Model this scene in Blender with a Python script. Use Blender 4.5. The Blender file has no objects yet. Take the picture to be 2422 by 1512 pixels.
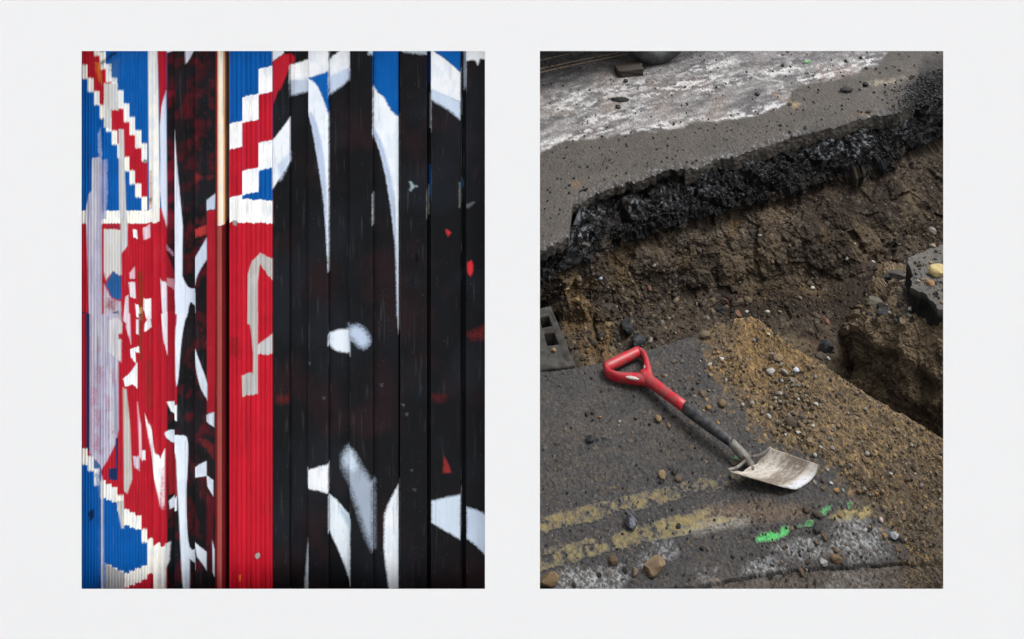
import bpy, math, random
import numpy as np
from mathutils import Vector, Matrix

random.seed(7)
rng = np.random.default_rng(7)
SC = bpy.context.scene
COL = SC.collection

# ------------------------------------------------------------------ camera
LENS = 30.0
WALL_SPAN = 3.2                       # metres of wall across the frame
D = WALL_SPAN * LENS / 36.0           # camera stands this far in front of the wall (wall face at y = 0)
H = 3.24                              # eye height
SILL = 0.30                           # height of the sills of both openings
K = WALL_SPAN / 2422.0
ZC = SILL + (1393 - 756) * K
cd = bpy.data.cameras.new('camera')
cam = bpy.data.objects.new('camera', cd)
COL.objects.link(cam)
cam.location = (0, -D, H)
cam.rotation_euler = (math.radians(90), 0, 0)
cd.lens = LENS
cd.sensor_width = 36
cd.sensor_fit = 'HORIZONTAL'
cd.shift_y = (ZC - H) / WALL_SPAN
cd.clip_start = 0.05
cd.clip_end = 1000
SC.camera = cam

# ------------------------------------------------------------------ sky and sun (overcast)
SUN_EL, SUN_AZ = math.radians(60), math.radians(84)     # azimuth from +y towards +x
w = bpy.data.worlds.new('World')
SC.world = w
w.use_nodes = True
nt = w.node_tree
nt.nodes.clear()
out = nt.nodes.new('ShaderNodeOutputWorld')
bg = nt.nodes.new('ShaderNodeBackground')
sky = nt.nodes.new('ShaderNodeTexSky')
sky.sky_type = 'NISHITA'
sky.sun_disc = False
sky.sun_elevation = SUN_EL
sky.sun_rotation = SUN_AZ
sky.dust_density = 4.0
hs = nt.nodes.new('ShaderNodeHueSaturation')
hs.inputs['Saturation'].default_value = 0.10            # grey cloud cover
nt.links.new(sky.outputs[0], hs.inputs['Color'])
nt.links.new(hs.outputs[0], bg.inputs['Color'])
nt.links.new(bg.outputs[0], out.inputs[0])
bg.inputs["Strength"].default_value = 0.15
sl = bpy.data.lights.new('sun', 'SUN')
sl.energy = 1.5
sl.angle = math.radians(22)
sl.color = (1.0, 0.98, 0.955)
sun = bpy.data.objects.new('sun', sl)
COL.objects.link(sun)
sun.rotation_euler = (Vector((-math.sin(SUN_AZ) * math.cos(SUN_EL), -math.cos(SUN_AZ) * math.cos(SUN_EL), -math.sin(SUN_EL)))
                      .to_track_quat('-Z', 'Y').to_euler())
sun.location = (3, 6, 6)
SC.view_settings.view_transform = 'Standard'
SC.view_settings.look = 'None'
SC.view_settings.exposure = 0.885
SC.view_settings.gamma = 1.0
SC.render.engine = 'CYCLES'
SC.cycles.use_denoising = True
EF = 1.0         # display value of a white surface on the fence / wall under this light
EG = 2.05        # the same for level ground

# ------------------------------------------------------------------ helpers
def tag(o, label=None, cat=None, group=None, kind=None):
    if label: o['label'] = label
    if cat: o['category'] = cat
    if group: o['group'] = group
    if kind: o['kind'] = kind
    return o

def empty(name, loc=(0, 0, 0)):
    o = bpy.data.objects.new(name, None)
    o.location = loc
    o.empty_display_size = 0.1
    COL.objects.link(o)
    return o

def link(name, me, parent=None):
    o = bpy.data.objects.new(name, me)
    COL.objects.link(o)
    if parent is not None:
        o.parent = parent
        o.matrix_parent_inverse = parent.matrix_world.inverted() if False else Matrix.Translation(-Vector(parent.location))
    return o

def lin(c):
    c = np.asarray(c, float) / 255.0
    return np.where(c <= 0.04045, c / 12.92, ((c + 0.055) / 1.055) ** 2.4)

def mesh(name, v, faces, mat, col=None, smooth=False):
    """v (n,3); faces (m,3|4) int array or list; col (n,3) linear colour per vertex"""
    me = bpy.data.meshes.new(name)
    v = np.asarray(v, np.float32)
    if isinstance(faces, np.ndarray):
        m, q = faces.shape
        me.vertices.add(len(v)); me.loops.add(m * q); me.polygons.add(m)
        me.vertices.foreach_set('co', v.ravel())
        me.loops.foreach_set('vertex_index', faces.astype(np.int32).ravel())
        me.polygons.foreach_set('loop_start', np.arange(0, m * q, q, dtype=np.int32))
        me.update(calc_edges=True)
    else:
        me.from_pydata([tuple(map(float, p)) for p in v], [], [tuple(int(i) for i in f) for f in faces])
        me.update()
    if col is not None:
        a = me.color_attributes.new('Col', 'FLOAT_COLOR', 'POINT')
        c4 = np.ones((len(v), 4), np.float32); c4[:, :3] = np.clip(col, 0, 1)
        a.data.foreach_set('color', c4.ravel())
    me.polygons.foreach_set('use_smooth', np.full(len(me.polygons), smooth))
    if mat is not None:
        me.materials.append(mat)
    me.validate()
    return me

def grid_faces(nr, nc, flip=False):
    i = np.arange(nr - 1)[:, None] * nc + np.arange(nc - 1)[None, :]
    i = i.ravel()
    f = np.stack([i, i + nc, i + nc + 1, i + 1], 1)
    return f[:, ::-1].copy() if flip else f

def hash2(ix, iy, iz, seed):
    n = (ix * 374761393 + iy * 668265263 + iz * 2147483647 + seed * 974634541) & 0xFFFFFFFF
    n = ((n ^ (n >> 13)) * 1274126177) & 0xFFFFFFFF
    n = (n ^ (n >> 16)) & 0xFFFFFFFF
    n = (n * 2246822519) & 0xFFFFFFFF
    n = (n ^ (n >> 15)) & 0xFFFFFFFF
    return n / 4294967295.0

def vn(x, y, z=None, seed=0):
    """value noise, -1..1"""
    x = np.asarray(x, float); y = np.asarray(y, float)
    if z is None: z = np.zeros_like(x)
    xi, yi, zi = np.floor(x).astype(np.int64), np.floor(y).astype(np.int64), np.floor(z).astype(np.int64)
    fx, fy, fz = x - xi, y - yi, z - zi
    fx = fx * fx * (3 - 2 * fx); fy = fy * fy * (3 - 2 * fy); fz = fz * fz * (3 - 2 * fz)
    r = 0
    for a in (0, 1):
        for b in (0, 1):
            for c in (0, 1):
                wgt = (fx if a else 1 - fx) * (fy if b else 1 - fy) * (fz if c else 1 - fz)
                r = r + wgt * hash2(xi + a, yi + b, zi + c, seed)
    return r * 2 - 1

def fbm(x, y, z=None, f=1.0, octs=4, seed=0, gain=0.5):
    r, a, s = 0, 1.0, 0
    for o in range(octs):
        r = r + a * vn(x * f, y * f, None if z is None else z * f, seed + o * 17)
        s += a; a *= gain; f *= 2.03
    return r / s

def worley(x, y, z, f, seed):
    """F1 distance and the random value of the nearest cell"""
    x, y, z = x * f, y * f, z * f
    xi, yi, zi = (np.floor(q).astype(np.int64) for q in (x, y, z))
    best = np.full(x.shape, 9.0); val = np.zeros(x.shape)
    for a in (-1, 0, 1):
        for b in (-1, 0, 1):
            for c in (-1, 0, 1):
                cx, cy, cz = xi + a, yi + b, zi + c
                d = (cx + hash2(cx, cy, cz, seed) - x) ** 2 + (cy + hash2(cx, cy, cz, seed + 1) - y) ** 2 + (cz + hash2(cx, cy, cz, seed + 2) - z) ** 2
                m = d < best
                best = np.where(m, d, best); val = np.where(m, hash2(cx, cy, cz, seed + 3), val)
    return np.sqrt(best), val

def sdf(poly, X, Y):
    """signed distance to polygon, negative inside"""
    p = np.asarray(poly, float)
    d = np.full(X.shape, 1e18); ins = np.zeros(X.shape, bool)
    for i in range(len(p)):
        a, b = p[i], p[(i + 1) % len(p)]
        e = b - a
        wx, wy = X - a[0], Y - a[1]
        t = np.clip((wx * e[0] + wy * e[1]) / max(e @ e, 1e-12), 0, 1)
        d = np.minimum(d, (wx - t * e[0]) ** 2 + (wy - t * e[1]) ** 2)
        if e[1] != 0:
            c = ((a[1] > Y) != (b[1] > Y)) & (X < e[0] * (Y - a[1]) / e[1] + a[0])
            ins ^= c
    d = np.sqrt(d)
    return np.where(ins, -d, d)

def rounded(poly, it=2):
    """cut the corners of an outline, but leave corners on upright edges (ends of a slat) sharp"""
    P = [tuple(q) for q in poly]; n = len(P)
    if n < 5: return P
    up = lambda a, b: abs(a[0] - b[0]) < 1.6 and abs(a[1] - b[1]) > 3
    S_ = [up(P[i - 1], P[i]) or up(P[i], P[(i + 1) % n]) for i in range(n)]
    for _ in range(it):
        Q, T_ = [], []
        n = len(P)
        for i in range(n):
            a, b, c = P[i - 1], P[i], P[(i + 1) % n]
            if S_[i]: Q.append(b); T_.append(True); continue
            Q += [(b[0] * .75 + a[0] * .25, b[1] * .75 + a[1] * .25), (b[0] * .75 + c[0] * .25, b[1] * .75 + c[1] * .25)]; T_ += [False, False]
        P, S_ = Q, T_
    return P

def cover(poly, X, Y, feather=1.2):
    """0..1 coverage of a polygon with a soft edge"""
    p = np.asarray(poly, float)
    m = feather + 1
    box = (X > p[:, 0].min() - m) & (X < p[:, 0].max() + m) & (Y > p[:, 1].min() - m) & (Y < p[:, 1].max() + m)
    r = np.zeros(X.shape)
    if box.any():
        s = sdf(p, X[box], Y[box])
        r[box] = np.clip(0.5 - s / (2 * feather), 0, 1)
    return r

def grit(shape, amount, seed):
    """grain of single crumbs, one value per vertex"""
    g_ = np.random.default_rng(seed).normal(size=shape)
    return np.exp(amount * g_)[..., None]

def put(C, a, rgb):
    C += a[..., None] * (lin(rgb) - C)

def pt(X, Y, z=0.0):
    """world point at height z seen at (X, Y) of the 2422 x 1512 picture"""
    X, Y, z = np.broadcast_arrays(np.asarray(X, float), np.asarray(Y, float), np.asarray(z, float))
    xw = (X - 1211) * K
    zw = SILL + (1393 - Y) * K
    t = (H - z) / (H - zw)
    return np.stack([xw * t, D * t - D, z + 0 * t], -1)

def pix(p):
    p = np.asarray(p, float)
    t = (p[..., 1] + D) / D
    xw = p[..., 0] / t
    zw = H + (p[..., 2] - H) / t
    return np.stack([xw / K + 1211, 1393 - (zw - SILL) / K], -1)

def size_at(X, Y, z=0.0):
    """metres per picture unit at that spot"""
    return K * (H - z) / (H - (SILL + (1393 - Y) * K))

# ------------------------------------------------------------------ materials
def mat(name, base=(0.5, 0.5, 0.5), rough=0.7, metallic=0.0, attr=False, var=0.0, var_scale=40.0, bump=0.0, bump_scale=200.0,
        bump_dist=0.002, spec=0.5, stretch=(1, 1, 1), rough_var=0.0, second=None, second_scale=12.0, second_amount=0.5):
    m = bpy.data.materials.new(name)
    m.use_nodes = True
    n = m.node_tree.nodes; L = m.node_tree.links
    b = n['Principled BSDF']
    b.inputs['Roughness'].default_value = rough
    b.inputs['Metallic'].default_value = metallic
    b.inputs['Specular IOR Level'].default_value = spec
    tc = n.new('ShaderNodeTexCoord')
    mp = n.new('ShaderNodeMapping'); mp.inputs['Scale'].default_value = stretch
    L.new(tc.outputs['Object'], mp.inputs['Vector'])
    if attr:
        src = n.new('ShaderNodeAttribute'); src.attribute_name = 'Col'; c = src.outputs['Color']
    else:
        src = n.new('ShaderNodeRGB'); src.outputs[0].default_value = (*base, 1); c = src.outputs[0]
    if second is not None:
        nz2 = n.new('ShaderNodeTexNoise'); nz2.inputs['Scale'].default_value = second_scale; nz2.inputs['Detail'].default_value = 6
        L.new(mp.outputs[0], nz2.inputs['Vector'])
        rp = n.new('ShaderNodeValToRGB'); rp.color_ramp.elements[0].position = 0.42; rp.color_ramp.elements[1].position = 0.62
        rp.color_ramp.elements[1].color = (second_amount,) * 3 + (1,)
        L.new(nz2.outputs['Fac'], rp.inputs['Fac'])
        mx2 = n.new('ShaderNodeMix'); mx2.data_type = 'RGBA'
        L.new(rp.outputs['Color'], mx2.inputs['Factor']); L.new(c, mx2.inputs['A']); mx2.inputs['B'].default_value = (*second, 1)
        c = mx2.outputs['Result']
    if var > 0:
        nz = n.new('ShaderNodeTexNoise'); nz.inputs['Scale'].default_value = var_scale; nz.inputs['Detail'].default_value = 5
        nz.inputs['Roughness'].default_value = 0.65
        L.new(mp.outputs[0], nz.inputs['Vector'])
        mr = n.new('ShaderNodeMapRange'); mr.inputs['From Min'].default_value = 0.25; mr.inputs['From Max'].default_value = 0.75
        mr.inputs['To Min'].default_value = 1 - var; mr.inputs['To Max'].default_value = 1 + var
        L.new(nz.outputs['Fac'], mr.inputs['Value'])
        vm = n.new('ShaderNodeVectorMath'); vm.operation = 'SCALE'
        L.new(c, vm.inputs[0]); L.new(mr.outputs[0], vm.inputs['Scale'])
        c = vm.outputs[0]
        if rough_var:
            m2 = n.new('ShaderNodeMapRange'); m2.inputs['To Min'].default_value = rough - rough_var; m2.inputs['To Max'].default_value = rough + rough_var
            L.new(nz.outputs['Fac'], m2.inputs['Value']); L.new(m2.outputs[0], b.inputs['Roughness'])
    L.new(c, b.inputs['Base Color'])
    if bump > 0:
        nb = n.new('ShaderNodeTexNoise'); nb.inputs['Scale'].default_value = bump_scale; nb.inputs['Detail'].default_value = 4
        L.new(mp.outputs[0], nb.inputs['Vector'])
        bp = n.new('ShaderNodeBump'); bp.inputs['Strength'].default_value = bump; bp.inputs['Distance'].default_value = bump_dist
        L.new(nb.outputs['Fac'], bp.inputs['Height']); L.new(bp.outputs[0], b.inputs['Normal'])
    return m

M_page = mat('pale_page', (0.83, 0.83, 0.83), rough=0.9, spec=0.1)
M_paint = mat('painted_steel', attr=True, rough=0.7, spec=0.08, var=0.03, var_scale=30, stretch=(3, 3, 0.35), bump=0.05, bump_scale=120, bump_dist=0.001)
M_asph = mat('dusty_asphalt', attr=True, rough=0.85, spec=0.25, var=0.22, var_scale=260, bump=0.6, bump_scale=300, bump_dist=0.004)
M_soil = mat('loose_soil', attr=True, rough=0.95, spec=0.12, var=0.3, var_scale=120, bump=0.8, bump_scale=170, bump_dist=0.006)
M_stone = mat('stone', attr=True, rough=0.8, spec=0.3, var=0.25, var_scale=90, bump=0.5, bump_scale=150, bump_dist=0.003)
M_bit = mat('bitumen', attr=True, rough=0.68, spec=0.3, var=0.3, var_scale=150, bump=0.8, bump_scale=160, bump_dist=0.004)
M_line = mat('worn_line_paint', attr=True, rough=0.8, var=0.2, var_scale=200, bump=0.5, bump_scale=300)
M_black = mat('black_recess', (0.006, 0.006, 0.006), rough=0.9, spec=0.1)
M_conc = mat('grey_concrete', lin((84, 82, 79)) / EG, rough=0.9, spec=0.2, var=0.35, var_scale=60, second=tuple(lin((50, 46, 42)) / EG), second_scale=14, second_amount=0.8, bump=0.7, bump_scale=200, bump_dist=0.003)
M_front = mat("pale_bounce_paving", (0.42, 0.42, 0.42), rough=0.9, var=0.1, var_scale=3)
M_ring = mat('plain_asphalt', lin((100, 96, 92)) / EG, rough=0.9, var=0.2, var_scale=30, bump=0.4, bump_scale=200)

# ------------------------------------------------------------------ the page border, built as a wall with two openings
def build_page_border():
    L0, L1, R0, R1, T0, T1 = 193, 1147, 1277, 2231, 121, 1393
    X = lambda v: (v - 1211) * K
    Z = lambda v: SILL + (1393 - v) * K
    xs = [-2.6, X(L0), X(L1), X(R0), X(R1), 2.6]
    zs = [-1.2, Z(T1), Z(T0), 2.32]
    b, th = 0.03, 0.02                       # the back edge of each opening is cut back, so the rim is thin
    xb = [-2.6, X(L0) - b, X(L1) + b * .6, X(R0) - b * .6, X(R1) + b, 2.6]
    zb = [-1.2, Z(T1) - b * 2, Z(T0) + b * .5, 2.32]
    v = [(x, 0.0, z) for z in zs for x in xs] + [(x, th, z) for z in zb for x in xb]
    idx = lambda i, j, k: k * 24 + j * 6 + i
    f = []
    for j in range(3):
        for i in range(5):
            if j == 1 and i in (1, 3):
                a, c = [idx(i, 1, 0), idx(i + 1, 1, 0), idx(i + 1, 2, 0), idx(i, 2, 0)], [idx(i, 1, 1), idx(i + 1, 1, 1), idx(i + 1, 2, 1), idx(i, 2, 1)]
                for q in range(4):
                    f.append((a[q], c[q], c[(q + 1) % 4], a[(q + 1) % 4]))
                continue
            f.append((idx(i, j, 0), idx(i + 1, j, 0), idx(i + 1, j + 1, 0), idx(i, j + 1, 0)))
            f.append((idx(i, j, 1), idx(i, j + 1, 1), idx(i + 1, j + 1, 1), idx(i + 1, j, 1)))
    for i in range(5):
        f.append((idx(i, 3, 0), idx(i + 1, 3, 0), idx(i + 1, 3, 1), idx(i, 3, 1)))
        f.append((idx(i, 0, 0), idx(i, 0, 1), idx(i + 1, 0, 1), idx(i + 1, 0, 0)))
    for j in range(3):
        f.append((idx(0, j, 0), idx(0, j + 1, 0), idx(0, j + 1, 1), idx(0, j, 1)))
        f.append((idx(5, j, 0), idx(5, j, 1), idx(5, j + 1, 1), idx(5, j + 1, 0)))
    o = link('wall', mesh('wall', v, f, M_page))
    tag(o, 'plain pale grey page border around the two tall rectangular openings', 'wall', kind='structure')
build_page_border()

# ------------------------------------------------------------------ ground around the works, and an unseen pale floor, set low, bouncing even light onto the wall
HOLE = [pt(786, 1562)[:2], pt(2752, 1562)[:2], pt(2752, -38)[:2], pt(786, -38)[:2]]
def columns(step):
    return np.concatenate([np.arange(780, 1256, 8.0), np.arange(1256, 2252, step), np.arange(2252, 2764, 8.0)])
def build_ground():
    B = [(-200, 0.02), (200, 0.02), (200, 300), (-200, 300)]
    v = [(x, y, -0.012) for x, y in B] + [(x, y, -0.012) for x, y in HOLE]
    f = [(i, (i + 1) % 4, 4 + (i + 1) % 4, 4 + i) for i in range(4)]
    tag(link('ground', mesh('ground', v, f, M_ring)), kind='structure')
    v = [(-200, -200, -1.2), (200, -200, -1.2), (200, 0.01, -1.2), (-200, 0.01, -1.2)]
    tag(link('bounce_paving', mesh('bounce_paving', v, [(0, 1, 2, 3)], M_front)), kind='structure')
build_ground()

# ------------------------------------------------------------------ painted corrugated fence
Z1 = lambda P: [(185.7 + u * .42717, 113.0 + v * .42717) for u, v in P]
Z2 = lambda P: [(185.7 + u * .42717, 750.8 + v * .42717) for u, v in P]
Z3 = lambda P: [(662.0 + u * .42714, 113.0 + v * .42714) for u, v in P]
Z4 = lambda P: [(662.0 + u * .42714, 750.8 + v * .42714) for u, v in P]
u1 = lambda u: 185.7 + u * .42717
def rect(a, b, c, d): return [(a, b), (c, b), (c, d), (a, d)]
BLUE, RED, WHITE, CREAM = (4, 90, 168), (182, 27, 45), (252, 253, 253), (248, 246, 236)
LILAC, GREY, PALE, BLACK, MAROON, NAVY = (188, 184, 206), (188, 184, 180), (202, 216, 236), (19, 20, 23), (74, 20, 30), (22, 48, 92)

def mural(X, Y):
    """linear colour of the mural at picture coordinates"""
    C = np.empty(X.shape + (3,)); C[:] = lin(BLACK)
    nx = fbm(X, Y, f=0.045, octs=3, seed=3); ny = fbm(X, Y, f=0.045, octs=3, seed=9)
    fine = fbm(X, Y, f=0.22, octs=2, seed=21)
    # the black field is not even: warm and cold patches
    put(C, np.clip(fbm(X, Y, f=0.012, octs=3, seed=5) * 1.1, 0, .5), (44, 26, 28))
    put(C, np.clip(fbm(X, Y, f=0.009, octs=2, seed=15) * 1.0, 0, .5), (30, 35, 42))
    grainy = vn(X * .5, Y * .5, seed=23) + .6 * fbm(X, Y, f=.09, octs=2, seed=24)
    pA, pB = 14.1, 33.5
    xo = 185.7 + 16 * .42717
    Xq = np.where(X < 387, np.floor((X - xo) / pA) * pA + xo + pA / 2, X)
    W = lambda X_: X_ + 1.0 * fine
    Yw = Y + 1.6 * fine
    def p(poly, rgb, fe=1.1, q=False, a=1.0, soft=0.0):
        mx = sum(t_[0] for t_ in poly) / len(poly)
        if mx > 650 or 392 < mx < 510: poly = rounded(poly)
        if poly[0][0] > 650: fe = max(fe * 1.6, 2.4)
        A = cover(poly, (Xq if q else X) + (soft * nx if soft else 0), Yw + (soft * ny if soft else 0), fe) * a
        if fe >= 2: A = np.clip(A + grainy * 1.3 * A * (1 - A), 0, 1)
        put(C, A, rgb)
    # ---- flag on the two ribbed sheets
    p(Z1(rect(0, 0, 480, 942)), BLUE)
    p(Z1(rect(0, 975, 480, 4000)), RED)
    Ln = lambda c, u: c + 2.215 * (u - 300)
    band = lambda c0, c1: [(-60, Ln(c0, -60)), (392, Ln(c0, 392)), (392, Ln(c1, 392)), (-60, Ln(c1, -60))]
    p(Z1(band(392, 765)), CREAM, q=True)
    p(Z1(band(492, 688)), RED, q=True)
    p(Z1([(140, 200), (215, 200), (220, 350), (180, 345), (180, 450), (140, 440)]), (206, 204, 198), 2)
    p(Z1([(90, 85), (125, 85), (128, 200), (110, 180)]), (214, 116, 40), 4, a=.8)
    p(Z1([(115, 75), (150, 60), (190, 25), (215, 20), (205, 40), (150, 80), (130, 100)]), (24, 34, 60), 3, a=.8)
    p(Z1([(160, 90), (225, 60), (225, 180), (190, 185)]), (60, 96, 140), 5, a=.6)
    p(Z1(rect(0, 904, 440, 975)), CREAM)
    p(Z1([(383, 10), (430, 10), (443, 975), (388, 975)]), (242, 240, 232))
    p(Z1([(388, 690), (398, 690), (400, 900), (390, 900)]), (206, 150, 110), 2, a=.7)
    p(Z1([(430, 10), (478, 10), (478, 250), (455, 330), (442, 470)]), (170, 26, 44))
    p(Z1(rect(440, 900, 470, 1600)), RED)
    # overspray and drips
    p(Z1([(75, 612), (130, 604), (132, 1600), (60, 1600), (40, 900), (55, 812), (73, 790)]), LILAC, 1.5)
    p(Z1([(130, 620), (158, 622), (160, 820), (150, 950), (130, 945)]), (150, 160, 196), 2, a=.85)
    p(Z1([(105, 480), (125, 440), (132, 600), (110, 610)]), (160, 178, 214), 2, a=.8)
    p(Z1([(222, 450), (250, 455), (262, 900), (272, 980), (270, 1100), (238, 1140), (225, 900)]), (200, 200, 198), 1.4)
    p(Z1(rect(160, 978, 230, 1020)), (150, 40, 56), 3, a=.9)
    p(Z1([(140, 1005), (235, 1010), (238, 1260), (205, 1270), (190, 1240), (150, 1290), (140, 1240)]), (208, 206, 202), 1.6)
    p(Z1([(190, 1240), (235, 1270), (238, 1390), (215, 1400), (180, 1380), (150, 1310)]), (40, 92, 150), 1.6)
    p(Z1([(140, 1310), (180, 1390), (235, 1410), (238, 1600), (140, 1600)]), (186, 178, 190), 2)
    p(Z1([(160, 1390), (210, 1400), (200, 1460), (150, 1440)]), (150, 70, 80), 4, a=.6)
    p(Z1([(190, 1465), (222, 1460), (222, 1530), (196, 1520)]), NAVY, 2, a=.8)
    p(Z1([(16, 1460), (50, 1470), (50, 1600), (16, 1600)]), NAVY, 2)
    p(Z1([(300, 1005), (322, 1010), (326, 1060), (303, 1048)]), WHITE)
    p(Z1([(356, 1000), (390, 985), (392, 1060), (360, 1065)]), (226, 196, 206), 1.5)
    p(Z1([(280, 1250), (310, 1215), (312, 1280), (282, 1280)]), (222, 190, 200), 1.4)
    p(Z1([(276, 1300), (312, 1300), (316, 1390), (285, 1380)]), (228, 222, 228), 1.3)
    p(Z1([(330, 1235), (355, 1240), (356, 1500), (335, 1500)]), (136, 52, 30), 2, a=.9)
    p(Z1([(335, 1440), (352, 1440), (352, 1512), (338, 1512)]), (196, 160, 110), 2, a=.8)
    p(Z1([(360, 1390), (396, 1400), (396, 1512), (380, 1512), (358, 1450)]), WHITE)
    p(Z1([(312, 1420), (330, 1425), (345, 1512), (320, 1490)]), WHITE)
    p(Z1([(260, 1380), (275, 1370), (278, 1540), (245, 1512)]), (224, 214, 224), 1.4)
    # ---- lower half of the ribbed sheets
    p(Z2(rect(16, -20, 42, 740)), (170, 26, 44))
    p(Z2(rect(42, -20, 62, 740)), NAVY)
    p(Z2([(62, -20), (220, -20), (222, 620), (205, 700), (150, 810), (128, 840), (100, 800), (62, 760)]), (190, 184, 204), 1.6)
    for a, b in ((100, 150), (180, 60), (105, 320), (185, 330), (110, 560), (190, 620), (100, 700), (170, 480), (95, 440)):
        p(Z2(rect(a - 14, b - 45, a + 16, b + 45)), (176, 104, 128), 7, a=.55, soft=8)
    lw = (cover(Z1([(45, 620), (132, 612), (132, 1500), (45, 1500)]), X, Y, 4) + cover(Z2(rect(62, -10, 220, 760)), X, Y, 4)).clip(0, 1)
    lw *= np.clip((C.min(-1) - .2) / .1, 0, 1)
    put(C, lw * np.clip(fbm(X * 2.4, Y * .10, f=.1, octs=3, seed=67) * 2.2 - .1, 0, .75), (208, 208, 212))
    put(C, lw * np.clip(fbm(X * 2.4, Y * .06, f=.1, octs=3, seed=68) * 2.2 - .35, 0, .7), (120, 128, 160))
    p(Z2([(165, 20), (215, 0), (240, 30), (235, 250), (190, 210), (165, 190)]), (212, 208, 210), 2)
    p(Z2([(220, 95), (245, 92), (245, 125), (222, 122)]), RED, 1.5)
    p(Z2([(205, 670), (218, 670), (216, 850), (206, 850)]), NAVY, 1.3)
    p(Z2([(165, 842), (215, 835), (215, 905), (165, 900)]), NAVY, 1.3)
    p(Z2([(62, 760), (128, 830), (130, 900), (70, 860)]), (70, 104, 156), 2)
    # blue field at the foot with its stepped white edge
    p(Z2([(0, 690), (60, 760), (130, 905), (220, 955), (255, 1060), (340, 1105), (375, 1215), (430, 1270), (475, 1290), (475, 1600), (0, 1600)]), CREAM, q=True)
    p(Z2([(0, 790), (60, 840), (128, 1000), (215, 1030), (255, 1150), (335, 1180), (380, 1290), (380, 1370), (260, 1420), (140, 1360), (140, 1600), (0, 1600)]), BLUE, q=True)
    p(Z2([(85, 870), (128, 850), (128, 1600), (110, 1600), (112, 1000)]), (70, 110, 170), 3, a=.7)
    p(Z2([(128, 860), (138, 900), (140, 1600), (126, 1600)]), (200, 204, 210), 1.2, a=.8)
    p(Z2([(145, 1365), (255, 1420), (255, 1600), (145, 1600)]), (172, 170, 168), 2)
    p(Z2([(260, 1500), (345, 1465), (420, 1415), (420, 1600), (260, 1600)]), (190, 30, 50), q=True)
    p(Z2([(55, 1080), (85, 1060), (85, 1110), (60, 1140)]), (14, 40, 80), 2)
    p(Z2([(210, 1020), (250, 1015), (252, 1170), (235, 1170)]), (196, 194, 190), 1.6)
    p(Z2([(245, 390), (265, 400), (285, 600), (296, 900), (268, 980), (250, 960)]), (192, 188, 180), 1.6)
    for q in ([(245, 345), (285, 310), (325, 250), (325, 395), (300, 370), (260, 385)],
              [(285, 180), (338, 160), (338, 200), (312, 190), (318, 262), (290, 222)],
              [(365, 40), (390, 0), (398, 65), (362, 82)], [(345, 738), (370, 738), (370, 790), (350, 792)],
              [(365, 530), (400, 640), (420, 760), (445, 800), (470, 745), (468, 1060), (440, 1060), (425, 950), (400, 780), (375, 600)]):
        p(Z2(q), WHITE)
    p(Z2([(265, -20), (285, -20), (290, 150), (262, 60)]), (226, 204, 214), 1.5)
    p(Z2([(318, 10), (336, 20), (336, 100), (318, 90)]), (240, 226, 230), 1.3)
    p(Z2([(325, 470), (345, 600), (352, 800), (335, 770)]), (232, 190, 200), 1.5)
    p(Z2([(300, 770), (336, 772), (336, 850), (312, 835)]), (212, 200, 216), 2)
    p(Z2([(330, -20), (352, -20), (352, 240), (335, 240)]), (132, 50, 34), 2, a=.85)
    p(Z2([(365, 250), (400, 230), (405, 520), (375, 510)]), (150, 44, 44), 3, a=.7)
    p(Z2([(455, 850), (468, 840), (468, 1080), (440, 1070)]), (214, 140, 156), 3, a=.7)
    p(Z2([(470, 1275), (498, 1275), (492, 1380), (470, 1420)]), (214, 216, 214), 2)
    # ---- the folded dark return
    dk = np.clip(fbm(X, Y * .8, f=0.05, octs=3, seed=33) * 1.5 + .1, 0, 1) * cover(Z1(rect(478, 20, 756, 3700)), X, Y, 3)
    put(C, dk * .75, (92, 20, 30))
    put(C, np.clip(fbm(X, Y, f=0.04, octs=2, seed=37) * 2 - .5, 0, 1) * cover(Z1(rect(640, 120, 756, 1120)), X, Y, 3) * .8, (150, 44, 48))
    put(C, np.clip(fbm(X, Y, f=0.04, octs=2, seed=41) * 1.5 + .2, 0, 1) * cover(Z1(rect(480, 250, 530, 1120)), X, Y, 2) * .7, (130, 22, 42))
    p(Z1([(635, 1020), (700, 1000), (700, 1050), (640, 1060)]), (186, 58, 56), 3, a=.85)
    p(Z1([(470, 10), (525, 10), (522, 30), (482, 42)]), PALE, 1.5)
    p(Z1([(578, 10), (635, 10), (602, 80), (581, 106)]), (214, 216, 226), 1.3)
    p(Z1([(475, 250), (455, 330), (441, 450), (445, 600), (442, 800), (456, 900), (479, 1012), (480, 880), (478, 600)]), (214, 222, 238), 1.3)
    p(Z1([(524, 380), (536, 600), (556, 850), (568, 1000), (566, 1280), (590, 1358), (640, 1370), (640, 1480), (602, 1420), (587, 1540), (530, 1540), (535, 1382), (480, 1332), (480, 1292), (530, 1312), (528, 900)]), (222, 230, 244), 1.2)
    p(Z1([(478, 1105), (515, 1162), (512, 1178), (478, 1132)]), (232, 176, 200), 1.3)
    p(Z1([(636, 1180), (702, 1068), (702, 1190), (655, 1258), (638, 1330)]), PALE, 1.3)
    p(Z1([(700, 862), (756, 812), (752, 900), (700, 918)]), PALE, 1.3)
    p(Z1([(478, 1000), (528, 1040), (528, 1300), (478, 1290)]), (40, 20, 26), 2, a=.6)
    p(Z1([(702, 922), (757, 905), (757, 1540), (702, 1540)]), (172, 28, 44))
    p(Z1([(470, 1130), (530, 1300), (530, 1540), (470, 1540)]), (168, 26, 42), 1.5, a=.7)
    p(Z1([(445, 1290), (478, 1320), (480, 1540), (465, 1540)]), (232, 224, 234), 1.4)
    p(Z2(rect(482, -10, 540, 492)), (170, 26, 44))
    p(Z2([(702, -10), (758, -10), (750, 535), (702, 555)]), (170, 28, 44))
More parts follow.
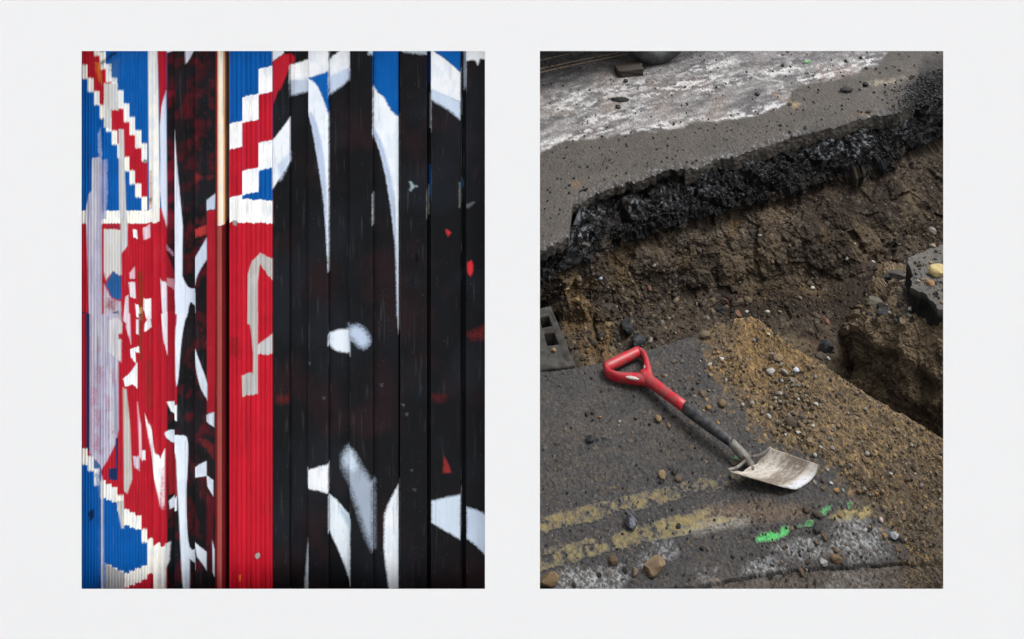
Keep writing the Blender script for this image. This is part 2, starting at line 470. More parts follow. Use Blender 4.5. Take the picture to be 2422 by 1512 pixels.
    p(Z2([(530, -10), (590, -10), (562, 120), (546, 380), (534, 392)]), (226, 234, 246))
    p(Z2([(452, -10), (481, -10), (483, 232), (466, 150)]), (234, 232, 240))
    p(Z2([(480, 490), (540, 496), (540, 586), (500, 546)]), WHITE)
    p(Z2([(480, 705), (540, 745), (540, 1000), (490, 1010)]), (150, 28, 40), 1.5)
    p(Z2([(462, 640), (570, 670), (596, 710), (590, 900), (582, 1000), (592, 1328), (640, 1330), (640, 1412), (602, 1380), (602, 1600), (570, 1600), (552, 1150), (540, 900), (535, 740), (480, 700)]), (228, 238, 248))
    p(Z2([(490, 1042), (540, 1000), (540, 1080), (495, 1090)]), (224, 232, 240))
    for q in ([(635, 165), (650, 220), (682, 320), (704, 390), (704, 480), (670, 420), (645, 310)], [(700, 562), (746, 535), (746, 620), (700, 600)],
              [(635, 845), (700, 820), (700, 905), (640, 900)], [(700, 900), (741, 915), (741, 1005), (706, 960)],
              [(635, 1255), (700, 1330), (700, 1430), (650, 1340)], [(735, 1250), (749, 1300), (749, 1450), (738, 1430)]):
        p(Z2(q), (222, 230, 242), 1.2)
    p(Z2([(660, 690), (745, 720), (745, 800), (670, 720)]), (120, 30, 34), 4, a=.7)
    p(Z2([(700, 1000), (745, 1020), (740, 1250), (700, 1300)]), (96, 20, 30), 4, a=.7)
    # ---- corner post
    p(Z1(rect(756, 0, 814, 4000)), (120, 26, 32), .8)
    p(Z1(rect(776, 0, 812, 972)), (238, 226, 204), .8)
    p(Z1(rect(775, 0, 782, 972)), (206, 140, 92), .8)
    p(Z1(rect(806, 0, 812, 972)), (210, 150, 100), .8)
    p(Z1(rect(776, 978, 800, 4000)), (160, 74, 66), .8)
    p(Z1(rect(800, 978, 814, 4000)), (86, 14, 20), .8)
    p(Z1(rect(813, 0, 833, 4000)), (6, 5, 7), .8)  # deep gap beside the post, its darkness painted in
    # ---- flag on the sheet beside the post
    p(Z1(rect(833, 0, 1072, 4000)), (190, 28, 46), .9)
    gr = np.clip(fbm(X, Y * .12, f=0.06, octs=3, seed=51), 0, 1)
    A = cover(Z2(rect(780, 230, 1130, 1700)), X, Y, 20) * ((X > u1(833)) & (X < u1(1072)))
    put(C, A * (.25 + gr * .4), (204, 24, 44))
    p(Z2([(833, 130), (890, 110), (890, 230), (833, 220)]), (140, 30, 34), 8, a=.6)
    p(Z1(rect(833, 0, 1072, 860)), BLUE, .9)
    for i, (a, b) in enumerate(((833, 905), (905, 995), (995, 1072))):
        o = (0, -150, -305)[i]
        s = -20
        q = lambda t, m: [(a, t), (b, t + s), (b, m + s), (a, m)]
        p(Z1(q(428 + o, 572 + o)), WHITE, .9)
        p(Z1(q(572 + o, 838 + o)), (188, 28, 46), .9)
        p(Z1(q(838 + o, 975 + o)), WHITE, .9)
    p(Z1([(905, 822), (995, 800), (995, 700), (1072, 670), (1072, 850), (905, 842)]), BLUE, .9)
    p(Z1([(905, 690), (995, 668), (995, 775), (905, 820)]), WHITE, .9)
    p(Z1([(995, 548), (1072, 525), (1072, 665), (995, 690)]), WHITE, .9)
    p(Z1([(833, 842), (905, 842), (1072, 852), (1072, 978), (833, 972)]), (248, 248, 246), .9)
    p(Z1([(930, 1540), (934, 1260), (958, 1185), (1000, 1146), (1072, 1172), (1072, 1292), (1000, 1210), (990, 1300), (990, 1540)]), GREY, 1.3)
    p(Z2([(938, -20), (990, -20), (990, 430), (905, 446), (900, 330), (965, 310), (965, 200)]), GREY, 1.3)
    p(Z2([(990, 160), (1072, 95), (1072, 205), (1020, 216), (990, 210)]), (194, 190, 188), 1.3)
    p(Z1([(848, 965), (876, 965), (872, 995), (856, 985)]), (176, 168, 160), 1.2)
    p(Z2([(885, 1430), (898, 1430), (896, 1465), (888, 1470)]), (220, 110, 50), 1)
    # ---- black slats
    p(Z1([(1072, 80), (1140, 40), (1140, 170), (1100, 250), (1072, 330)]), (178, 28, 46), 1)
    p(Z1([(1072, 10), (1134, 10), (1134, 35), (1072, 78)]), (236, 238, 240), 1)
    p(Z3([(-20, 62), (45, 30), (88, 74), (50, 112), (20, 190), (-10, 260)]), (182, 28, 46), 1)
    p(Z3([(-44, 520), (52, 396), (52, 640), (20, 690), (-44, 790)]), (236, 240, 246), 1.2)
    p(Z3([(-20, 650), (50, 590), (50, 640), (0, 740)]), (196, 210, 230), 3)
    p(Z3([(50, 110), (155, 74), (155, 200), (50, 200)]), WHITE)
    p(Z3([(50, 190), (155, 184), (155, 254), (55, 278)]), (192, 202, 220), 2.2)
    p(Z3([(155, 10), (268, 10), (268, 142), (155, 172)]), (240, 242, 246))
    p(Z3([(155, 172), (268, 130), (268, 380), (240, 300)]), BLUE)
    p(Z3([(155, 176), (196, 192), (240, 282), (268, 380), (268, 1250), (266, 1250), (250, 900), (215, 650), (180, 450), (155, 360)]), (234, 240, 248))
    p(Z3([(156, 340), (200, 400), (240, 560), (262, 860), (266, 1200), (250, 900), (215, 650), (180, 450)]), (180, 196, 222), 2)
    p(Z3([(268, 75), (342, 10), (385, 10), (385, 135), (268, 200)]), (240, 242, 246))
    p(Z3([(268, 170), (385, 120), (385, 180), (330, 230), (268, 272)]), (196, 210, 232), 2.2)
    p(Z3([(511, 812), (516, 812), (516, 985), (511, 985)]), (170, 176, 176), .8)
    p(Z3([(490, 0), (516, 0), (516, 40), (490, 36)]), PALE, 2)
    p(Z3([(515, 10), (657, 10), (657, 392), (620, 372), (575, 290), (525, 242), (515, 230)]), BLUE)
    p(Z3([(515, 218), (540, 262), (575, 282), (612, 362), (657, 396), (657, 1600), (648, 1500), (640, 1100), (600, 800), (560, 600), (515, 490)]), (238, 244, 250))
    p(Z3([(516, 455), (560, 520), (610, 700), (640, 900), (650, 1350), (648, 1500), (640, 1100), (600, 800), (560, 600), (516, 490)]), (178, 194, 220), 2.2)
    p(Z3([(665, 0), (815, 0), (812, 40), (740, 34), (680, 28)]), (176, 190, 200), 2)
    p(Z3(rect(818, 10, 836, 220)), (14, 60, 120), 1)
    p(Z3(rect(826, 280, 836, 470)), (170, 180, 190), 1.2)
    p(Z3(rect(822, 680, 836, 850)), (20, 84, 150), 1.2)
    p(Z3(rect(814, 790, 822, 955)), (146, 146, 138), 1)
    p(Z3([(835, 10), (852, 18), (930, 74), (1000, 138), (1000, 300), (835, 235)]), (242, 244, 248))
    p(Z3([(835, 225), (1000, 300), (1000, 398), (930, 342), (835, 285)]), (198, 212, 232), 2.4)
    p(Z3([(846, 10), (1000, 10), (1000, 138), (930, 70), (880, 38)]), BLUE)
    p(Z3(rect(992, 750, 1003, 885)), (110, 112, 108), 1)
    p(Z3(rect(1003, 760, 1014, 800)), (40, 90, 140), 1)
    p(Z3([(1014, 20), (1032, 18), (1030, 240), (1016, 260)]), (196, 204, 216), 1.5)
    p(Z3([(1030, 10), (1140, 10), (1140, 62), (1105, 56), (1097, 106), (1085, 62), (1030, 70)]), (242, 244, 248), 1.4)
    p(Z3([(918, 1010), (930, 1008), (948, 1025), (930, 1046)]), (186, 50, 54), 1.2)
    p(Z3([(1040, 1190), (1054, 1172), (1068, 1182), (1072, 1228), (1056, 1270), (1038, 1232)]), (206, 48, 54), 1.2)
    p(Z3([(712, 740), (728, 742), (740, 765), (770, 770), (738, 776), (722, 800), (716, 790), (726, 770)]), (150, 170, 176), 1)
    p(Z3([(1030, 870), (1060, 855), (1085, 850), (1060, 872), (1035, 890)]), (92, 98, 104), 1.2)
    p(Z4([(268, 105), (320, 85), (385, 80), (385, 215), (330, 208), (290, 195), (268, 160)]), (232, 240, 248), 2)
    p(Z4([(385, 55), (430, 40), (478, 75), (500, 130), (470, 172), (440, 165), (410, 122), (385, 126)]), (184, 200, 222), 5)
    p(Z4([(385, 705), (460, 850), (515, 918), (515, 1290), (470, 1200), (430, 1060), (392, 950), (345, 850), (342, 790)]), (158, 170, 186), 6)
    p(Z4([(372, 740), (390, 730), (430, 800), (420, 850), (360, 850), (350, 800)]), (206, 220, 234), 5, a=.8)
    p(Z4([(150, 857), (200, 832), (266, 820), (266, 980), (200, 958), (150, 955)]), (240, 242, 246), 1.3)
    p(Z4([(268, 1000), (320, 1040), (386, 1122), (386, 1492), (340, 1350), (268, 1200)]), (232, 240, 246), 1.4)
    p(Z4([(320, 1050), (384, 1125), (384, 1190), (330, 1110)]), (188, 206, 222), 3)
    p(Z4([(152, 1250), (156, 1600), (124, 1600), (140, 1400)]), (214, 222, 230), 1.3)
    p(Z4([(656, 942), (656, 1600), (612, 1600), (590, 1450), (574, 1300), (576, 1110), (602, 1040)]), (240, 244, 248), 1.8)
    p(Z4([(840, 1020), (920, 995), (1000, 985), (1000, 1232), (920, 1182), (840, 1140)]), (206, 220, 234), 1.8)
    p(Z4([(1035, 1050), (1090, 1060), (1140, 1086), (1140, 1312), (1080, 1250), (1035, 1220)]), (196, 210, 230), 2)
    p(Z4([(1040, 90), (1140, 40), (1140, 115), (1060, 118)]), (120, 34, 36), 5, a=.6)
    p(Z4([(840, 425), (930, 430), (900, 470), (845, 465)]), (84, 24, 26), 4, a=.7)
    p(Z4([(910, 765), (952, 860), (902, 862)]), (150, 48, 46), 1.6, a=.8)
    p(Z4([(-20, 440), (45, 440), (45, 480), (-20, 480)]), (96, 26, 28), 4, a=.6)
    for u_, v_ in ((730, 850), (700, 540), (745, 960), (680, 490), (560, 390), (160, 260), (240, 450)):
        p(Z4([(u_ - 8, v_ - 4), (u_ + 9, v_ - 6), (u_ + 4, v_ + 8)]), (96, 102, 108), 1.5, a=.7)
    p(Z3([(750, 1150), (765, 1130), (768, 1180), (752, 1200)]), (4, 4, 5), 1)
    wm = np.clip((C.min(-1) - .35) / .3, 0, 1)
    put(C, wm * np.clip(fbm(X, Y * .6, f=.05, octs=4, seed=64) * 1.4, 0, .35), (206, 218, 232))
    put(C, wm * np.clip(fbm(X * 1.5, Y * .15, f=.12, octs=3, seed=65) * 1.8 - .6, 0, .25), (180, 182, 188))
    # brush marks
    C *= (1.03 + .10 * fbm(X * 2.2, Y * .12, f=.11, octs=3, seed=62) * (1 - .7 * wm) + .10 * (1 - .6 * wm) * fbm(X, Y, f=.03, octs=3, seed=63))[..., None]
    # scuffs running down
    dirt = np.clip(fbm(X * 1.6, Y * .05, f=.10, octs=3, seed=66) * 2 - .9, 0, .22)
    put(C, dirt, (38, 30, 30))
    sc_ = np.clip(fbm(X, Y * .06, f=0.25, octs=2, seed=61) * 2 - 1.0, 0, 1) * .10
    put(C, sc_, (150, 150, 150))
    sp = np.clip(vn(X * .33, Y * .33, seed=71) * 6 - 5.3, 0, 1) * .22
    put(C, sp, (150, 150, 152))
    return C / EF

FENCE_Y = 0.048
def fence_piece(parent, name, xa, xb, depth, step=2.0, back=0.035, label=None):
    """one pressed sheet of the fence: columns xa..xb in picture units on the fence plane, depth(X) in metres (+ = further back)"""
    n = max(2, int(round((xb - xa) / step)) + 1)
    X = np.linspace(xa, xb, n)
    d = depth(X)
    Xc = np.concatenate([[xa], X, [xb]])
    dc = np.concatenate([[d[0] + back], d, [d[-1] + back]])
    Y = np.concatenate([[-160], np.arange(96, 1425, step), [1700]])
    XX, YY = np.meshgrid(Xc, Y)
    C = mural(XX.ravel(), YY.ravel())
    t = (D + FENCE_Y) / D
    x = (XX - 1211) * K * t
    zw = SILL + (1393 - YY) * K
    z = np.clip(H + (zw - H) * t, 0.0, 2.42)
    y = np.broadcast_to(FENCE_Y + dc, XX.shape)
    v = np.stack([x, y, z], -1).reshape(-1, 3)
    me = mesh(name, v, grid_faces(len(Y), len(Xc)), M_paint, C)
    o = link(name, me, parent)
    if label: o['label'] = label
    return o

fence = empty('corrugated_fence', ((700 - 1211) * K, FENCE_Y + 0.05, 0))
tag(fence, 'corrugated steel fence painted with a flag and black and white spray shapes', 'fence')
def ribs(p, amp, x0, duty=0.5):
    def f(X):
        u = ((X - x0) / p) % 1.0
        tri = np.clip((0.5 - np.abs(u - 0.5)) * 2 * 2.2 - 0.6, 0, 1)
        return amp * (1 - tri)
    return f
u3 = lambda u: 662.0 + u * .42714
flat = lambda d: (lambda X: np.full(X.shape, d))
fence_piece(fence, 'ribbed_sheet', 150, u1(127), ribs(7.05, .0022, 192.5), 1.5)
fence_piece(fence, 'edge_strip', u1(127.5), u1(134), flat(-.004), 1.5)
fence_piece(fence, 'ribbed_sheet', u1(137), u1(384), ribs(7.05, .0022, 192.5), 1.5)
fence_piece(fence, 'ribbed_sheet', u1(384.5), u1(470), lambda X: .004 + .004 * np.sin((X - 350) * .35) + (X - 350) * .0002, 1.5)
for a, b, d0, d1 in ((470.5, 529, .012, .022), (529.5, 579, .004, .016), (579.5, 640, .018, .026), (640.5, 700, .008, .016), (700.5, 757, .014, .006)):
    fence_piece(fence, 'folded_strip', u1(a), u1(b), (lambda a, b, d0, d1: lambda X: d0 + (d1 - d0) * (X - u1(a)) / (u1(b) - u1(a)))(a, b, d0, d1))
fence_piece(fence, 'corner_post', u1(757.5), u1(813), lambda X: -.012 + .012 * np.abs((X - u1(786)) / 12.0) ** 3, 1.0, .07)
fence_piece(fence, 'ribbed_sheet', u1(834), u1(1071.5), lambda X: .004 + .003 * (np.abs(((X - u1(833)) / 11.33) % 1 - .5) < .18) + .002 * np.sin((X - u1(833)) / 34 * 2 * np.pi), 1.6)
S = [643.9, u3(50), u3(155), u3(268), u3(385), u3(515), u3(655)]
for i in range(6):
    off = (.004, .014, .002, .012, .0, .010)[i]
    fence_piece(fence, 'slat', S[i] + .3, S[i + 1] - .3, (lambda off, a, b: lambda X: off + .0015 * (((X - a) / (b - a) - .5) * 2) ** 4)(off, S[i], S[i + 1]))
for a, b, off in ((665, 814, .002), (836, 1000, 0.0), (1031, 1180, -.003)):
    fence_piece(fence, 'slat', u3(a), u3(b), (lambda off, a, b: lambda X: off + .0015 * (((X - a) / (b - a) - .5) * 2) ** 4)(off, u3(a), u3(b)))
for a, b in ((656, 664.5), (815, 835), (1001, 1030)):
    fence_piece(fence, 'lap_strip', u3(a), u3(b), flat(.03), 1.2, .02)
fence_piece(fence, 'lap_strip', u1(813.5), u1(833.5), flat(.05), 1.2, .02)
def box(name, lo, hi, m, parent=None, bev=0.0):
    (a, b, c), (d, e, f_) = lo, hi
    v = [(a, b, c), (d, b, c), (d, e, c), (a, e, c), (a, b, f_), (d, b, f_), (d, e, f_), (a, e, f_)]
    o = link(name, mesh(name, v, [(0, 3, 2, 1), (4, 5, 6, 7), (0, 1, 5, 4), (1, 2, 6, 5), (2, 3, 7, 6), (3, 0, 4, 7)], m), parent)
    if bev:
        md = o.modifiers.new('bevel', 'BEVEL'); md.width = bev; md.segments = 2
    return o
xl, xr = (150 - 1211) * K * 1.04, (1165 - 1211) * K * 1.04
M_steel = mat('galvanised_steel', (0.3, 0.3, 0.3), rough=0.5, metallic=0.6, var=0.15)
for zz in (0.45, 1.2, 1.95):
    box('rail', (xl, FENCE_Y + .085, zz), (xr, FENCE_Y + .13, zz + .06), M_steel, fence, .004)
M_bolt = mat('dull_bolt', (0.30, 0.30, 0.28), rough=0.6, metallic=0.2, var=0.3)
def bolt(X, Y, r, dy):
    t = (D + FENCE_Y) / D
    c = np.array([(X - 1211) * K * t, FENCE_Y + dy, H + (SILL + (1393 - Y) * K - H) * t])
    v, f = [], []
    n = 12
    for k_, (rr, yy) in enumerate(((r, 0.002), (r, -.0015), (r * .6, -.003), (r * .55, -.006), (r * .3, -.0068))):
        for i in range(n):
            a = i * 2 * math.pi / n
            v.append((c[0] + rr * math.cos(a), c[1] + yy, c[2] + rr * math.sin(a)))
    for k_ in range(4):
        for i in range(n):
            f.append((k_ * n + i, k_ * n + (i + 1) % n, (k_ + 1) * n + (i + 1) % n, (k_ + 1) * n + i))
    f.append(tuple(range(4 * n, 5 * n)))
    link('bolt', mesh('bolt', v, f, M_bolt), fence)
bolt(u1(369), 113 + 630 * .42717, .0085, .004)
bolt(u1(990), 750.8 + 1325 * .42717, .0085, .003)
bolt(u1(862), 113 + 975 * .42717, .006, .004)
bolt(u1(392), 113 + 850 * .42717, .005, .004)

# ------------------------------------------------------------------ outline of the works, in picture coordinates
def ip(P):
    P = sorted(P); a = np.array(P)
    return lambda X: np.interp(X, a[:, 0], a[:, 1])
Yr = ip([(780, 800), (1100, 660), (1277, 588), (1320, 568), (1346, 557), (1353, 484), (1394, 465.5), (1432, 440), (1493, 425), (1542, 408), (1591, 395.5), (1618, 395.5), (1621, 399),
         (1674, 384.5), (1689, 373), (1733, 366), (1756, 359), (1809, 344), (1858, 324), (1920, 307), (1964, 300), (2013, 285), (2067, 270), (2131, 260.5), (2160, 234),
         (2172, 205), (2190, 190), (2231, 173), (2340, 140), (2760, 12)])
Yn = ip([(780, 980), (1100, 905), (1277, 874), (1362, 866), (1420, 852), (1500, 832), (1570, 812), (1640, 789), (1700, 765), (1740, 748), (1775, 744), (1795, 752), (1850, 797), (1905, 833),
         (1980, 882), (2060, 934), (2150, 985), (2231, 1032), (2340, 1092), (2760, 1320)])
def road_tint(X, Y):
    """display sRGB colour masks of the far road"""
    C = np.empty(X.shape + (3,)); C[:] = lin((97, 92, 87))
    A = lambda u, v: (1271.6 + u * .24565, 113.03 + v * .24565)
    B = lambda u, v: (1747.9 + u * .24563, 113.03 + v * .24563)
    n1 = fbm(X, Y, f=.08, octs=4, seed=101); n2 = fbm(X, Y, f=.08, octs=4, seed=111)
    Xs, Ys = X + n1 * 9, Y + n2 * 5
    put(C, np.clip(fbm(X, Y * 2, f=.02, octs=4, seed=121) * .9, 0, .35), (112, 106, 98))
    put(C, np.clip(fbm(X, Y * 2, f=.03, octs=4, seed=122) * .9, 0, .35), (82, 78, 76))
    light = [A(-2000, 1700), A(25, 1010), A(200, 905), A(550, 870), A(750, 850), A(1000, 790), A(1150, 800), A(1400, 770), A(1500, 715), A(1700, 720), A(1972, 665),
             B(100, 660), B(350, 590), B(450, 550), B(520, 400), B(680, 335), B(850, 320), B(1000, 280), B(1180, 240), B(1200, 180), B(1340, 180), B(1380, 110), B(1440, 30), B(1500, -500), A(-2000, -600)]
    m = cover(light, Xs, Ys, 3)
    put(C, m, (128, 124, 122))
    Xa, Ya = X * .97 - Y * .25, X * .25 + Y * .97          # along / across the road
    st = fbm(Xa * .22, Ya, f=.09, octs=4, seed=131)
    put(C, m * np.clip(st * 1.6 + .15, 0, .75), (166, 163, 162))
    put(C, m * np.clip(-st * 1.8 - .05, 0, .8), (98, 96, 100))
    put(C, m * np.clip(fbm(X, Y, f=.02, octs=3, seed=141) * 1.6 - .1, 0, .6), (150, 136, 128))
    put(C, m * np.clip((300 - Y) / 170, 0, 1) * .35, (92, 92, 98))
    # dry white scrape marks
    wz = np.zeros(X.shape)
    for cx, cy, rx, ry, s in ((1370, 240, 70, 22, .9), (1600, 206, 110, 12, 1.3), (1450, 275, 80, 14, 1.0), (1330, 335, 70, 10, 1.1), (1560, 300, 90, 10, 1.0), (1700, 205, 70, 12, .9), (1850, 165, 60, 14, .8),
                              (1960, 170, 70, 18, .9), (2030, 150, 50, 14, .9), (1810, 262, 60, 12, 1.3), (1740, 275, 60, 10, 1.2), (1680, 158, 70, 10, .8), (1500, 330, 80, 8, .9), (1420, 305, 80, 12, .8), (2080, 195, 50, 10, .8),
                              (1900, 195, 60, 12, .7), (1300, 355, 40, 10, 1.2), (1480, 210, 60, 14, .8)):
        dx, dy = X - cx, Y - cy + .22 * (X - cx)
        wz = np.maximum(wz, s * np.exp(-(dx / rx) ** 2 - (dy / ry) ** 2))
    fl = fbm(Xa * .3, Ya, f=.22, octs=4, seed=151, gain=.62)
    put(C, m * np.clip((wz * .85 + .12) * np.clip(fl * 4.0 + .35, 0, 1.4), 0, .88), (230, 229, 229))
    put(C, m * np.clip(fl * 5 - 2.0, 0, 1) * .5, (206, 206, 208))
    for poly, c, a in (([B(1180, 335), B(1480, 290), B(1540, 335), B(1300, 380), B(1180, 390)], (176, 164, 148), .8), ([B(1500, 300), B(1700, 230), B(1800, 180), B(2050, 160), B(2050, 225), B(1750, 290)], (150, 140, 128), .7),
                       ([B(300, 440), B(420, 440), B(470, 500), B(600, 545), B(560, 575), B(430, 510)], (196, 168, 128), .8), ([B(1080, 640), B(1260, 600), B(1300, 625), B(1100, 670)], (140, 112, 84), .7),
                       ([A(330, 1280), A(430, 1270), A(430, 1330), A(350, 1350)], (140, 112, 84), .6), ([B(700, 180), B(1150, 140), B(1130, 260), B(760, 330)], (150, 128, 118), .45)):
        put(C, cover(poly, Xs, Ys, 5) * a * np.clip(.6 + n1 * 1.5, 0, 1), c)
    put(C, cover([B(80, 245), B(105, 240), B(200, 290), B(400, 320), B(400, 332), B(180, 305)], X, Ys * .3 + Y * .7, 1.5) * .8, (206, 204, 204))
    # grain
    g = fbm(X, Y * 1.4, f=.42, octs=2, seed=161)
    C *= (1 + .30 * g)[..., None] * grit(X.shape, .13, 4)
    return C / EG

# ---- far road sheet with its broken edge
def build_road():
    X = columns(2.4)
    Ya = np.concatenate([np.arange(810, 664, -6), np.arange(664, 110, -2.4), np.arange(110, -41, -6)])
    nR = len(Ya)
    XX = np.broadcast_to(X, (nR, len(X))).copy()
    jag = 2.2 * fbm(X, 0 * X, f=.05, octs=3, seed=171) + np.where(X > 2165, 5 * vn(X * .08, 0 * X, seed=173), 0) + np.where((X > 1395) & (X < 1617), 3.5 * vn(X * .11, 0 * X, seed=174), 0)
    y0 = Yr(X) + jag
    YY = np.minimum(Ya[:, None], y0[None, :])
    P = pt(XX, YY, 0.0)
    z = .004 * fbm(P[..., 0], P[..., 1], f=3, octs=3, seed=181) + .0022 * vn(P[..., 0] * 110, P[..., 1] * 110, seed=182)
    edge = np.clip(1 - (y0[None, :] - YY) / 26, 0, 1)
    z -= edge ** 2 * .014 * (1 + fbm(XX, YY, f=.12, octs=2, seed=183))
    crumble = np.clip((XX - 2090) / 70, 0, 1) * np.clip(1 - (y0[None, :] - YY) / 70, 0, 1)
    z += crumble * (.02 * fbm(P[..., 0], P[..., 1], f=22, octs=3, seed=184) - .02)
    P[..., 2] = z
    C = road_tint(XX.ravel(), YY.ravel()).reshape(XX.shape + (3,))
    dk = np.clip(edge * 1.1 - .45 + .8 * fbm(XX, YY, f=.12, octs=3, seed=185), 0, 1) * (edge > 0)
    C += (dk * .75)[..., None] * (lin((72, 72, 76)) / EG - C)
    gl = np.clip(vn(XX * .35, YY * .5, seed=186) * 4 - 1.6, 0, 1) * np.clip(edge * 1.6 - .5, 0, 1) * np.clip(fbm(XX, 0 * XX, f=.012, octs=2, seed=187) * 4 + .6, 0, 1)
    C += (gl * .8)[..., None] * (lin((170, 174, 180)) / EG - C)
    C += (np.clip(crumble * 1.6, 0, 1) * .8)[..., None] * (lin((46, 46, 48)) / EG - C)
    # broken face of the surfacing
    th = .062 + .012 * fbm(X, 0 * X, f=.03, octs=3, seed=191)
    th = np.where(X > 2166, .05, th + np.where(X > 1620, .035, 0))
    rows, cols = [], []
    for q in range(1, 15):
        s = q / 14
        b = P[0].copy()
        b[:, 2] = z[0] - th * s
        cr = np.where((X > 1395) & (X < 1617), 1.0, .25)
        r = cr * .016 * fbm(b[:, 0] * 22, b[:, 2] * 22, octs=3, seed=195) + .004 * vn(b[:, 0] * 60, b[:, 2] * 60, seed=194) + .012 * s * s
        b[:, 1] += r
        rows.append(b)
        cc = np.broadcast_to(lin((92, 87, 80)) / EG, (len(X), 3)) * (1 + .25 * fbm(X, s * 30 + 0 * X, f=.2, octs=3, seed=196))[:, None]
        br = np.clip(fbm(X, s * 14 + 0 * X, f=.03, octs=3, seed=197) * 2 - .7 + s * .5 + np.where((X > 1395) & (X < 1617), 1, 0), 0, 1)[:, None]
        cols.append(cc * (1 - br) + br * lin((36, 36, 38)) / EG)
    PP = np.concatenate([np.array(rows)[::-1], P]); CC = np.concatenate([np.array(cols)[::-1], C])
    me = mesh('road', PP.reshape(-1, 3), grid_faces(*PP.shape[:2], flip=True), M_asph, CC.reshape(-1, 3))
    o = link('road', me)
    tag(o, 'scraped grey road surface beyond the pit', 'road', kind='structure')
    return o
road = build_road()

# ---- the pit
PIT = {}
def build_pit():
    X = columns(2.3)
    f_Yb = ip([(780, 870), (1100, 730), (1277, 690), (1330, 655), (1350, 628), (1358, 605), (1400, 590), (1450, 573), (1512, 560), (1611, 524), (1696, 505), (1800, 470), (1920, 436), (2018, 410), (2116, 386), (2165, 350), (2231, 318), (2340, 280), (2760, 140)])
    f_zb = ip([(1100, -.2), (1340, -.2), (1360, -.2), (1500, -.2), (2340, -.22)])
    f_Yf = ip([(780, 920), (1100, 800), (1277, 750), (1350, 775), (1400, 780), (1450, 765), (1550, 735), (1650, 700), (1750, 680), (1850, 668), (1950, 655), (2030, 640), (2120, 615), (2170, 595), (2231, 575), (2340, 545), (2760, 420)])
    yr, yb, yf, yn = Yr(X), f_Yb(X), f_Yf(X), Yn(X)
    mid = .5 * yb + .5 * yf
    uc = np.clip(.45 + 1.3 * fbm(X, 0 * X, f=.012, octs=2, seed=209) + .7 * np.exp(-((X - 1690) / 70) ** 2), 0, 1)      # how far the soil is washed out under the base course
    zb = f_zb(X)
    keys = [(yr - 26, -.03 + 0 * X), (yr + 8, -.085 + 0 * X), (yr + 38, -.11 + 0 * X), (yb, zb), (yb + 13, zb - .04 - .03 * uc), (yb + (yf - yb) * .5, -.385 + 0 * X), (yf - 12, -.545 + 0 * X), (yf + 16, -.575 + 0 * X),
            (yf + (yn - yf) * .55, -.585 + 0 * X), (yn + 60, -.60 + 0 * X), (yn + 330, -.64 + 0 * X)]
    cnt = [6, 16, 66, 24, 48, 44, 14, 34, 46, 14]
    Ys, Zs, Wb = [], [], []
    for i in range(len(cnt)):
        for s in np.arange(cnt[i]) / cnt[i]:
            Ys.append(keys[i][0] * (1 - s) + keys[i + 1][0] * s)
            Zs.append(keys[i][1] * (1 - s) + keys[i + 1][1] * s)
    Ys, Zs = np.array(Ys), np.array(Zs)
    # soften the kinks between the slopes
    for _ in range(3):
        Zs[1:-1] = .25 * Zs[:-2] + .5 * Zs[1:-1] + .25 * Zs[2:]
    XX = np.broadcast_to(X, Ys.shape)
    # trench cut deeper on the far right side
    deep = np.clip((XX - 1960) / 120, 0, 1) * np.clip((Ys - 780) / 90, 0, 1)
    P = pt(XX, Ys, Zs - .2 * deep)
    du = np.gradient(P, axis=1); dv = np.gradient(P, axis=0)
    N = np.cross(dv, du); N /= np.linalg.norm(N, axis=-1, keepdims=True) + 1e-9
    N *= np.sign(N[..., 2].mean())
    x, y, z = P[..., 0], P[..., 1], P[..., 2]
    bit = np.clip((yb[None] + 7 + 12 * fbm(XX, Ys, f=.05, octs=3, seed=211) - Ys) / 14 + .5, 0, 1)      # black base course
    big = fbm(x, y, z, f=5, octs=3, seed=221)
    midn = fbm(x, y, z, f=22, octs=3, seed=231)
    fine = fbm(x, y, z, f=75, octs=2, seed=241)
    rid = 1 - np.abs(fbm(x, y, z, f=9, octs=4, seed=251)) * 2.2
    floor = np.clip((Ys - yf[None] + 25) / 50, 0, 1)
    w0, c0 = worley(x + .03 * midn, y, z + .02 * big, 6.5, 262); w1, c1 = worley(x, y, z, 13, 263); w2, c2 = worley(x, y, z, 30, 264); w3, c3 = worley(x, y, z, 70, 265)
    soil = 1 - bit
    ms = np.clip(.55 + 1.7 * fbm(x, y, z, f=3.4, octs=3, seed=266), .12, 1)          # rough crumbly zones and smooth clay
    h = (.042 * big + .055 * fbm(x, y, z, f=2.6, octs=2, seed=222) + .012 * midn + .005 * fine) * (1 - .4 * floor)
    h = h + soil * (1 - .55 * floor) * (.075 * (c0 - .5) * np.clip(1.2 - w0, 0, 1) + .026 * (c1 - .5) * np.clip(1.2 - w1, 0, 1)) + soil * ms * (.018 * (c2 - .5) * (1.1 - w2) + .012 * (c3 - .4) * (1.1 - w3))
    h = h + bit * (.085 * (c0 - .5) * np.clip(1.3 - w0, 0, 1) + .045 * (c1 - .5) * np.clip(1.25 - w1, 0, 1) + .022 * (c2 - .5) + .013 * (.7 - w3) + .008 * fine)
    h = h + .008 * soil * rid
    P = P + N * h[..., None]
    # colours
    C = np.empty(XX.shape + (3,)); C[:] = lin((78, 69, 61))
    put(C, np.clip(fbm(x, y, z, f=7, octs=4, seed=271) * 1.8, 0, .6), (94, 83, 69))
    put(C, np.clip(fbm(x, y, z, f=9, octs=4, seed=272) * 1.9, 0, .7), (62, 53, 46))
    put(C, np.clip(fbm(x, y, z, f=40, octs=3, seed=273) * 1.6 - .3, 0, .5), (112, 100, 82))
